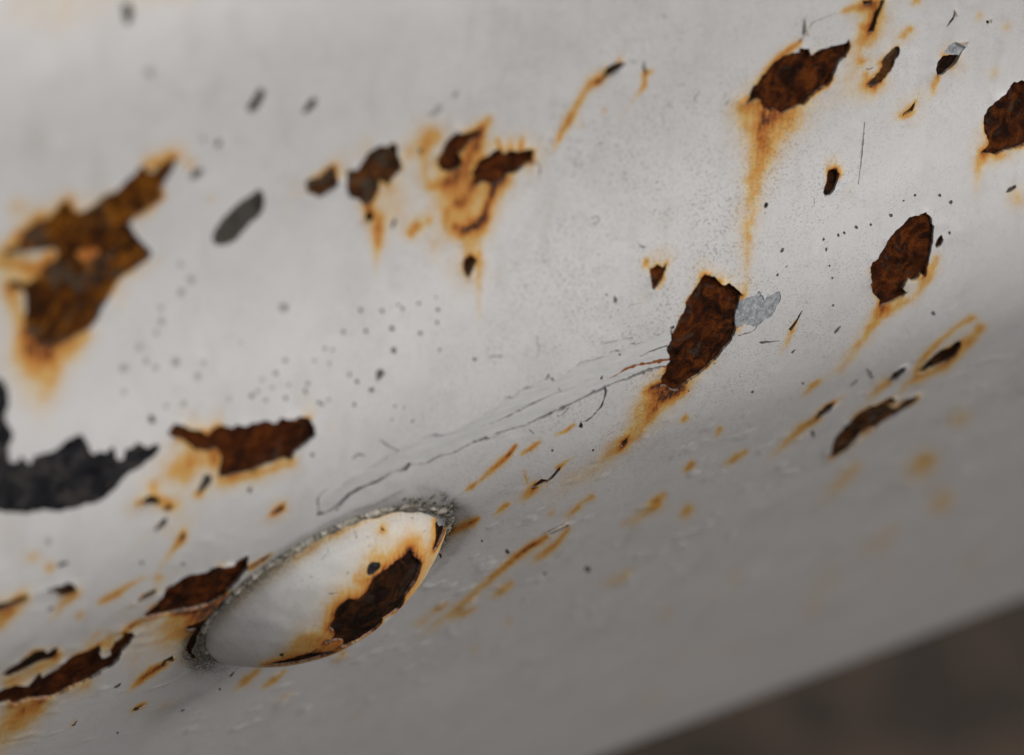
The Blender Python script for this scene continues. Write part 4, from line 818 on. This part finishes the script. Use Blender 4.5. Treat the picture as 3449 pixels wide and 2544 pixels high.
def face_attr(V, ed):
    PX = face_px(V[:, 0], V[:, 1])
    st = soak(PX, RUNS) * (0.86 - 0.28 * np.clip((V[:, 1] - 6) / 20, 0, 1) - 0.34 * np.clip((V[:, 1] - 28) / 20, 0, 1))
    hn = fbm(V[:, 0] * 0.45, V[:, 1] * 0.45, 21, 3)
    halo = np.exp(-ed / 0.16) * np.clip(0.02 + 1.0 * hn, 0, 0.7) + np.exp(-ed / 1.1) * np.clip(0.08 + 0.45 * hn, 0, 0.3)
    st = np.clip(st + np.clip(halo, 0, 1) * (1 - 0.6 * np.clip(st, 0, 1)), 0, 1.2)
    gr = soak(PX, GRIME, 3000)
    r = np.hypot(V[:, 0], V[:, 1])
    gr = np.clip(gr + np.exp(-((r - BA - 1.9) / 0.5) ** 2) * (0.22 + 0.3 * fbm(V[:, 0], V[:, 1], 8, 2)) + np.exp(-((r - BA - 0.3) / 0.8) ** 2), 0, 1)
    sk = 0.16 + np.exp(-0.5 * (((PX[:, 0] - 2150) / 520) ** 2 + ((PX[:, 1] - 650) / 620) ** 2)) + 0.25 * np.exp(-0.5 * (((PX[:, 0] - 1700) / 400) ** 2 + ((PX[:, 1] - 1500) / 300) ** 2))
    return {'stain': st, 'grime': gr, 'speckle': np.clip(sk, 0, 1)}

face = build_sheet('painted_face', grid, gh, marks, lambda P, H: face_world(P[:, 0], P[:, 1], H),
                   None, face_height, face_attr, MATS['paint'], bumper)
print('face parts', len(face), round(time.time() - T0, 1))

# ------------------------------------------------------------------ bolt head
pb = math.radians(PHB)
NB = np.cos(pb) * F + np.sin(pb) * G                # camera axes
TB = -np.sin(pb) * F + np.cos(pb) * G
ta = math.radians(3.2)                              # the bolt is not quite square to the face
RZ = np.array([[math.cos(ta), -math.sin(ta), 0], [math.sin(ta), math.cos(ta), 0], [0, 0, 1]])
NB, TB, LB = RZ @ NB, RZ @ TB, RZ @ L
DH = 0.405 * BA
RS = (BA ** 2 + DH ** 2) / (2 * DH)
# profile of the dome: arc, then a rounded edge and a short skirt
def dome_profile(r1):
    rho = np.linspace(0, 26, 2601); d = rho[1]
    psi = np.where(rho < r1, rho / RS, r1 / RS + (rho - r1) / 1.1)
    psi = np.minimum(psi, math.radians(97))
    return rho, np.cumsum(np.cos(psi)) * d, np.cumsum(-np.sin(psi)) * d, psi
lo, hi = 5.0, 16.0
for _ in range(40):
    m_ = (lo + hi) / 2
    if dome_profile(m_)[1].max() < BA: lo = m_
    else: hi = m_
RHO, DR, DZ, DPSI = dome_profile(lo)
RHO_MAX = RHO[np.argmax(DZ < -(DH + 1.8))]
FW = np.array([cam_to_world(LB), cam_to_world(TB), cam_to_world(NB)])

def dome_local(V, h):
    rho = np.hypot(V[:, 0], V[:, 1]); c = V / np.maximum(rho, 1e-9)[:, None]
    r = np.interp(rho, RHO, DR); z = np.interp(rho, RHO, DZ) + DH; ps = np.interp(rho, RHO, DPSI)
    r = r + h * np.sin(ps); z = z + h * np.cos(ps)
    return np.c_[r * c[:, 0], r * c[:, 1], z]
def dome_world(V, h):
    return dome_local(V, h) @ FW * MM
def dome_px(V):
    q = dome_local(V, 0 * V[:, 0]) @ np.array([LB, TB, NB]) + B
    return np.c_[q[:, 0] / -q[:, 2] * FPX + IW / 2, q[:, 1] / q[:, 2] * FPX + IH / 2], q
_g = np.arange(-17, 17, 0.07)
_gx, _gy = np.meshgrid(_g, _g)
_DV = np.c_[_gx.ravel(), _gy.ravel()]
_DV = _DV[np.hypot(_DV[:, 0], _DV[:, 1]) < RHO_MAX]
_dp, _dq = dome_px(_DV)
_rho = np.hypot(_DV[:, 0], _DV[:, 1]); _ps = np.interp(_rho, RHO, DPSI); _c = _DV / np.maximum(_rho, 1e-9)[:, None]
_nn = np.c_[np.sin(_ps)[:, None] * _c, np.cos(_ps)] @ np.array([LB, TB, NB])
_ok = (_nn * -_dq).sum(1) > 0
_DV, _dp = _DV[_ok], _dp[_ok]
def px_dome(p):
    return np.array([_DV[np.argmin(((_dp - q) ** 2).sum(1))] for q in np.asarray(p, float)])

BOLT_SHAPES = [
 ('S', 'rust_dark', np.vstack([win('B', [(1112,1161),(1180,1110),(1220,1050),(1290,1010),(1340,985),(1370,940),(1390,928),(1410,945),(1450,970),(1460,1015),(1500,1035),(1530,1080),(1535,1120),(1520,1180),(1500,1240),(1470,1310),(1410,1390),(1350,1480),(1330,1560),(1280,1630)]),
    win('C', [(1640,545),(1560,605),(1440,690),(1420,740),(1300,838),(1100,955),(980,1022),(905,1020),(940,950),(870,945),(800,960),(740,985),(705,970),(750,940),(800,925),(835,870),(820,830),(790,815),(765,780),(800,720),(835,650),(840,600),(870,540),(920,480),(980,435),(1040,430),(1110,445),(1170,410),(1220,360),(1260,300),(1280,220),(1330,170),(1400,100)])])),
 ('B', 'rust_dark', [(1720,455),(1780,490),(1840,545),(1860,590),(1850,660),(1830,740),(1790,800),(1740,900),(1690,955),(1675,905),(1700,850),(1720,750),(1720,680),(1715,620),(1730,540)]),
 ('B', 'black', [(925,1070),(975,1078),(1020,1080),(1035,1110),(1035,1150),(1010,1180),(970,1210),(930,1240),(895,1245),(860,1210),(865,1150),(890,1100)]),
 ('C', 'dark', [(140,1110),(210,1100),(200,1160),(150,1150)]),
 ('C', 'rust_dark', [(-20,1262),(0,1232),(150,1200),(350,1155),(500,1105),(650,1092),(780,1075),(850,1082),(700,1135),(450,1208),(200,1250)]),
 ('B', 'rust_dark', [(1040,660),(1050,640),(1070,665),(1092,690),(1042,690)]),
 ('B', 'dark', [(1482,455),(1508,475),(1496,484)]), ('B', 'dark', [(1408,526),(1430,528),(1446,546),(1425,540)]),
 ('B', 'dark', [(958,790),(980,795),(972,810)]),
]
BOLT_LINES = [
 ('B', 'dot', [(705,690),(730,730),(725,790)], [6, 9, 6]), ('B', 'dot', [(615,755),(635,775)], [10, 8]),
 ('B', 'dot', [(390,1470),(430,1470),(510,1450)], [18, 14, 6]), ('B', 'dot', [(625,1190),(630,1240)], [9, 7]),
 ('B', 'dot', [(860,745),(880,780)], [5, 5]), ('B', 'dot', [(530,995),(570,1003)], [5, 4]), ('B', 'dot', [(1630,440),(1650,465)], [5, 5]),
 ('B', 'dot', [(100,1250),(190,1262)], [8, 6]), ('B', 'dot', [(380,910),(395,960),(330,1010),(310,1050)], [5, 6, 5, 4]),
 ('B', 'dot', [(920,735),(985,735)], [5, 5]), ('B', 'dot', [(1530,735),(1600,690)], [4, 4]), ('B', 'dot', [(870,890),(910,850)], [5, 4]),
 ('C', 'crack', [(350,1152),(450,1128),(560,1098),(630,1045)], [14, 16, 12, 8]),
]
BOLT_RUNS = [
 (1, [(100,60),(400,70),(620,20)], [90,90,70], [.10,.16,.10]), (1, [(900,-20),(1200,-10)], [60,60], [.12,.1]),
 ('B', [(1112,1161),(1220,1050),(1340,985),(1395,925)], [70,60,60,60], [.62,.62,.62,.85]),
 ('B', [(1400,920),(1430,870),(1450,800)], [60,60,60], [.6,.45,.25]), ('B', [(1500,1000),(1545,1100),(1500,1270),(1380,1470)], [40,36,30,30], [.7,.55,.5,.55]),
 ('B', [(1300,830),(1150,930),(980,1000)], [110,110,110], [.26,.30,.28]), ('B', [(1560,760),(1600,900),(1560,1100)], [110,100,90], [.22,.30,.30]),
 ('B', [(1740,1000),(1620,1250),(1440,1530)], [70,70,60], [.34,.36,.42]), ('B', [(1700,560),(1690,850)], [20,20], [.36,.5]), ('B', [(1870,600),(1850,760),(1780,930)], [24,26,30], [.34,.36,.34]),
 ('B', [(930,1060),(860,1200),(760,1290)], [90,90,80], [.36,.36,.3]), ('B', [(960,1018),(1080,1020),(1118,1068),(1075,1145)], [8,8,9,10], [.5,.6,.65,.7]), ('B', [(712,1240),(720,1305),(800,1332),(880,1296),(990,1245)], [10,9,9,9,20], [.4,.5,.5,.65,.7]),
 ('C', [(1280,220),(1240,340),(1130,420),(980,420)], [60,70,60,60], [.7,.62,.75,.6]), ('C', [(1100,330),(900,400),(820,560)], [110,110,90], [.34,.32,.36]), ('C', [(880,520),(800,680),(760,780)], [44,44,40], [.45,.5,.55]),
 ('C', [(800,860),(680,900),(540,950),(400,1000),(250,1040)], [56,60,64,60,50], [.8,.66,.62,.5,.26]), ('C', [(900,1020),(720,1030),(620,1090)], [60,44,30], [.95,.85,.7]), ('C', [(760,1060),(560,1120),(350,1170),(150,1200),(-60,1230)], [36,34,34,34,34], [.95,.9,.85,.8,.5]),
 ('C', [(1690,440),(1650,560),(1560,620)], [24,26,20], [.6,.8,.6]), ('C', [(1400,740),(1300,850),(1150,940)], [20,16,14], [.6,.6,.6]), ('C', [(1880,300),(1760,460),(1660,570)], [9,9,12], [.5,.6,.7]),
 ('C', [(230,1130),(320,1140)], [40,36], [.4,.5]), ('C', [(500,980),(300,1100)], [90,80], [.3,.2]),
 ('B', [(0,1040),(250,860),(500,730)], [26,26,26], [.34,.36,.36]), ('B', [(500,730),(900,540),(1300,430),(1650,400)], [16,14,12,12], [.45,.45,.4,.4]), 
 ('C', [(560,1000),(480,960)], [60,60], [.3,.3]), ('C', [(300,700),(600,600)], [140,140], [.05,.10]),
]
BOLT_GRIME = [('B', [(300,1050),(700,830),(1100,700)], [8,8,8], [.12,.12,.1]), ('C', [(350,1150),(650,1070)], [10,10], [.5,.4])]
fm = marks; marks = []
EDGE = RHO[np.argmax(DR)]
def px_dome_tip(p):                                 # this patch runs on over the edge of the head
    q = px_dome(p); r_ = np.hypot(q[:, 0], q[:, 1])
    out = p[:, 0] > 1481
    q[out] *= ((EDGE + 0.5) / r_[out])[:, None]
    return q
for n_, (w, kind, pts) in enumerate(BOLT_SHAPES): add_mark(px_dome_tip if n_ == 1 else px_dome, kind, win(w, pts), 0.16 if len(pts) > 25 else 0.05)
for w, kind, pts, wd in BOLT_LINES: add_mark(px_dome, kind, win(w, ribbon(pts, wd)), 0)
bmarks = marks; marks = fm
gx, gy = np.meshgrid(np.arange(-20, 20, 0.2), np.arange(-20, 20, 0.2))
bgrid = np.c_[gx.ravel(), gy.ravel()] + rng.uniform(-.045, .045, (gx.size, 2))
bgrid = bgrid[np.hypot(bgrid[:, 0], bgrid[:, 1]) < RHO_MAX]
def bolt_height(V, ed):
    return np.exp(-ed / 0.4) * (0.02 + 0.07 * np.clip(fbm(V[:, 0] * .8, V[:, 1] * .8, 5, 3) + .1, 0, 1)) + fbm(V[:, 0] / 4, V[:, 1] / 4, 2, 3) * 0.16
def bolt_attr(V, ed):
    PX, q = dome_px(V)
    st = soak(PX, BOLT_RUNS, 7000) * 0.52
    # the far side was not seen: let the rust of the lower edge go on round it
    far = np.clip((V[:, 1] - 5) / 4, 0, 1) * np.clip(0.35 + 0.5 * fbm(V[:, 0] / 3, V[:, 1] / 3, 60, 3), 0, 1)
    st = np.clip(st + np.exp(-ed / 0.35) * 0.45 + far * 0.2, 0, 1.1)
    rho = np.hypot(V[:, 0], V[:, 1])
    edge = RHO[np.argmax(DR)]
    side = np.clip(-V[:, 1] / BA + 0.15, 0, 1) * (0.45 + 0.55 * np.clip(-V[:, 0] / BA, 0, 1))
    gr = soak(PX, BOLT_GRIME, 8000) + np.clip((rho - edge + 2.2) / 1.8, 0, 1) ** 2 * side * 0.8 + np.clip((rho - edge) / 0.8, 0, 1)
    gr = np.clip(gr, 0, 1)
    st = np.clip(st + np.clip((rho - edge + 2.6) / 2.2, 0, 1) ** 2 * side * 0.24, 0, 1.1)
    return {'stain': st, 'grime': gr, 'speckle': np.full(len(V), 0.45)}
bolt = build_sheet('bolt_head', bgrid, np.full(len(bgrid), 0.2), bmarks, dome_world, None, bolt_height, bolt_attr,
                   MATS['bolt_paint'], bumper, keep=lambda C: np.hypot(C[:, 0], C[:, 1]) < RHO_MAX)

# ------------------------------------------------------------------ cracked filler round the bolt
sm, nt, p = mat('cracked_dirty_filler')
c = coords(nt)
vo = nt.nodes.new('ShaderNodeTexVoronoi'); vo.feature = 'DISTANCE_TO_EDGE'; vo.inputs['Scale'].default_value = 0.9; vo.inputs['Randomness'].default_value = 1.0
nt.links.new(c, vo.inputs['Vector'])
vc = nt.nodes.new('ShaderNodeTexVoronoi'); vc.inputs['Scale'].default_value = 0.9
nt.links.new(c, vc.inputs['Vector'])
sp = nt.nodes.new('ShaderNodeSeparateColor'); nt.links.new(vc.outputs['Color'], sp.inputs[0])
nA = noise(nt, c, 3.0, 6, 0.75); nB = noise(nt, c, 0.5, 4)
col = mix(nt, sp.outputs[0], (0.20, 0.18, 0.15), (0.60, 0.56, 0.48))
col = mix(nt, mrange(nt, nA, 0.52, 0.75, 0, 0.8), col, (0.12, 0.10, 0.07))
col = mix(nt, mrange(nt, vo.outputs['Distance'], 0.0, 0.06, 0.85, 0), col, (0.03, 0.026, 0.018))
col = mix(nt, mrange(nt, nB, 0.5, 0.75, 0, 0.5), col, (0.24, 0.18, 0.07))
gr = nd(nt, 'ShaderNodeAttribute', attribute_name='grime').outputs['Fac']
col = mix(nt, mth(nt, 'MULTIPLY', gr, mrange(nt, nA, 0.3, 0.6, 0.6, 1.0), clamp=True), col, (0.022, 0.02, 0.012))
nt.links.new(col, p.inputs['Base Color']); p.inputs['Roughness'].default_value = 0.85
bump(nt, p, mth(nt, 'ADD', nA, mrange(nt, vo.outputs['Distance'], 0, 0.1)), 0.6, 0.00015)

na, nr = 900, 18
th = np.linspace(0, 2 * math.pi, na, endpoint=False)
wv = np.interp(th, np.radians([0, 30, 70, 90, 150, 180, 215, 250, 285, 310, 335, 360]), [.4, .4, .4, .4, .5, 1.3, 1.2, 1.05, 1.15, 1.4, 1.2, .4])
wv = wv * (1 + 0.14 * fbm(th * 4.5, th * 0 + 2, 33, 4))
uu = np.linspace(0, 1, nr)
A, U = np.meshgrid(th, uu, indexing='ij')
Rr = BA - 0.5 + U * (wv[:, None] + 0.5)
X, Y = Rr * np.cos(A), Rr * np.sin(A)
ridge = np.clip(np.sin(np.clip((U - 0.15) / 0.80, 0, 1) * math.pi), 0, 1) ** 0.35
chunk = vnoise(X * 1.3, Y * 1.3, 51)
left = np.exp(-((np.mod(A - math.radians(190) + math.pi, 2 * math.pi) - math.pi) / 0.35) ** 2)
Hh = -0.40 + ridge * (0.40 + 0.22 * fbm(X * 1.1, Y * 1.1, 44, 4) + 0.10 * np.round(chunk * 2) / 2)
Hh = Hh - left * 0.55 * np.exp(-((U - 0.78) / 0.10) ** 2)
Hh = Hh - 0.75 * np.exp(-((np.mod(A + math.pi, 2 * math.pi) - math.pi) / 0.55) ** 2)
Hh[:, -1] = np.minimum(Hh[:, -1], -0.55)
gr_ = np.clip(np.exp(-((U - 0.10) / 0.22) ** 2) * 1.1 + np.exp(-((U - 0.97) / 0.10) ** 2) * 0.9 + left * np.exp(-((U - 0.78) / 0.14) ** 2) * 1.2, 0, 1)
co = face_world(X.ravel(), Y.ravel(), Hh.ravel())
ii = np.arange(na * nr).reshape(na, nr); i2 = np.roll(ii, -1, 0)
ring = link_mesh('filler_ring', co, np.stack([ii[:, :-1], ii[:, 1:], i2[:, 1:], i2[:, :-1]], -1).reshape(-1, 4), sm, bumper)
ring.data.attributes.new('face_mm', 'FLOAT_VECTOR', 'POINT').data.foreach_set('vector', np.c_[X.ravel(), Y.ravel(), 0 * X.ravel()].ravel())
ring.data.attributes.new('grime', 'FLOAT', 'POINT').data.foreach_set('value', gr_.ravel().astype(np.float32))
ring['label'] = 'cracked dirty filler around the bolt head'

for x, y, r in [(1440,300,70),(1540,290,60),(1600,350,50),(1690,260,60),(1760,270,46),(1720,360,44),(1850,385,50),(1905,470,40),(1915,400,34),(1500,345,46),(1340,290,50),(1640,230,44)]:
    c0 = px_face(win('B', [(x, y)]))[0]; rr = r * 600 / 2203 / 40 * 0.8
    na_, nb_ = 10, 5
    vv, ff = [], []
    k = int(rng.integers(0, 999)); st_ = rng.uniform(0.8, 1.8); an = rng.uniform(0, 3)
    for j in range(nb_):
        for i in range(na_):
            a_ = i / na_ * 2 * math.pi; q_ = (j + 0.2) / (nb_ - 0.6) * math.pi / 2
            w_ = rr * (1 + 0.45 * float(vnoise(math.cos(a_) * 1.6 + 5, math.sin(a_) * 1.6 + j * .5, k)))
            px_, py_ = math.cos(a_) * w_ * math.sin(q_ + 0.15) * st_, math.sin(a_) * w_ * math.sin(q_ + 0.15) * 1.3
            vv.append((c0[0] + px_ * math.cos(an) - py_ * math.sin(an), c0[1] + px_ * math.sin(an) + py_ * math.cos(an), 0.42 * rr * math.cos(q_) - 0.12 + 0.06 * float(vnoise(i * .9, j * .9, k + 3))))
    for j in range(nb_ - 1):
        for i in range(na_): ff.append((j * na_ + i, (j + 1) * na_ + i, (j + 1) * na_ + (i + 1) % na_, j * na_ + (i + 1) % na_))
    ff.append(tuple(range(na_)))
    vv = np.array(vv)
    o = link_mesh('filler_crumb', face_world(vv[:, 0], vv[:, 1], vv[:, 2]), ff, sm, bumper, False)
    o.data.attributes.new('face_mm', 'FLOAT_VECTOR', 'POINT').data.foreach_set('vector', np.c_[vv[:, :2], 0 * vv[:, 0]].ravel())

# ------------------------------------------------------------------ paint flakes that stand off the face
FLAKES = [  # window, outline, (direction of the lift in window), lift mm, stain
 (3, [(797,108),(806,140),(814,180),(820,228),(806,236),(800,225),(803,180),(799,140)], (1, 0.1), 0.45),
 (3, [(1785,272),(1820,268),(1862,262),(1852,308),(1815,292)], (0.6, -1), 0.35),
 (3, [(1778,62),(1792,70),(1796,100),(1782,108)], (1, 0), 0.3),
 (3, [(1990,130),(2015,118),(2010,150)], (1, -0.3), 0.25),
 (6, [(1440,235),(1455,200),(1490,190),(1530,195),(1525,225),(1490,255),(1460,260)], (0, -1), 0.2),
 (4, [(490,0),(560,-30),(640,-25),(650,0),(600,30),(540,55),(505,30)], (0, 1), 0.15),
 (8, [(1330,185),(1400,150),(1470,120),(1485,128),(1420,165),(1360,195)], (-0.3, -1), 0.4),
 (7, [(1440,415),(1480,398),(1540,388),(1520,402),(1465,418)], (0, 1), 0.25),
 (7, [(905,1330),(950,1308),(930,1332),(912,1344)], (0, -1), 0.3),
 (2, [(1815,395),(1850,392),(1880,405),(1830,412)], (0, -1), 0.3),
]
for w, pts, dr, lift in FLAKES:
    q = px_face(win(w, pts)); q = resample(q, 0.2)
    c0 = q.mean(0)
    d2 = px_face(win(w, [np.mean(pts, 0), np.mean(pts, 0) + np.array(dr) * 10])); d2 = d2[1] - d2[0]; d2 /= np.linalg.norm(d2)
    x = (q - c0) @ d2; x = (x - x.min()) / (np.ptp(x) + 1e-9)
    base = face_height(q, np.full(len(q), 9.0))
    lift *= 0.55; top = base + 0.03 + lift * x ** 2
    n = len(q)
    P = np.vstack([q, q, [c0], [c0]]); H = np.r_[top + 0.05, top, base.mean() + .1 + lift * .3, base.mean() + .05 + lift * .3]
    co = face_world(P[:, 0], P[:, 1], H)
    fcs = []
    for i in range(n):
        j = (i + 1) % n
        fcs += [(2 * n, i, j), (2 * n + 1, n + j, n + i), (i, n + i, n + j), (i, n + j, j)]
    o = link_mesh('paint_flake', co, fcs, MATS['paint'], face[0], False)
    me = o.data
    me.attributes.new('face_mm', 'FLOAT_VECTOR', 'POINT').data.foreach_set('vector', np.c_[P, 0 * P[:, 0]].ravel())
    sv = 0.75 if w == 4 else 0.12
    me.attributes.new('stain', 'FLOAT', 'POINT').data.foreach_set('value', np.full(len(P), sv, np.float32))
for o in scene.objects:
    lb = {'bolt_head': 'domed bolt head in white paint with a dark rust patch', 'scraped_band': 'pale scraped band where the top coat has peeled',
          'black_undercoat_patch': 'blue black bare patch with ragged edge' if o.parent == face[0] else None, 'zinc_patch': 'silvery grey bare patch'}.get(o.name.split('.')[0])
    if lb: o['label'] = lb
print('done', round(time.time() - T0, 1), 'tris', sum(len(o.data.polygons) for o in scene.objects if o.type == 'MESH'))
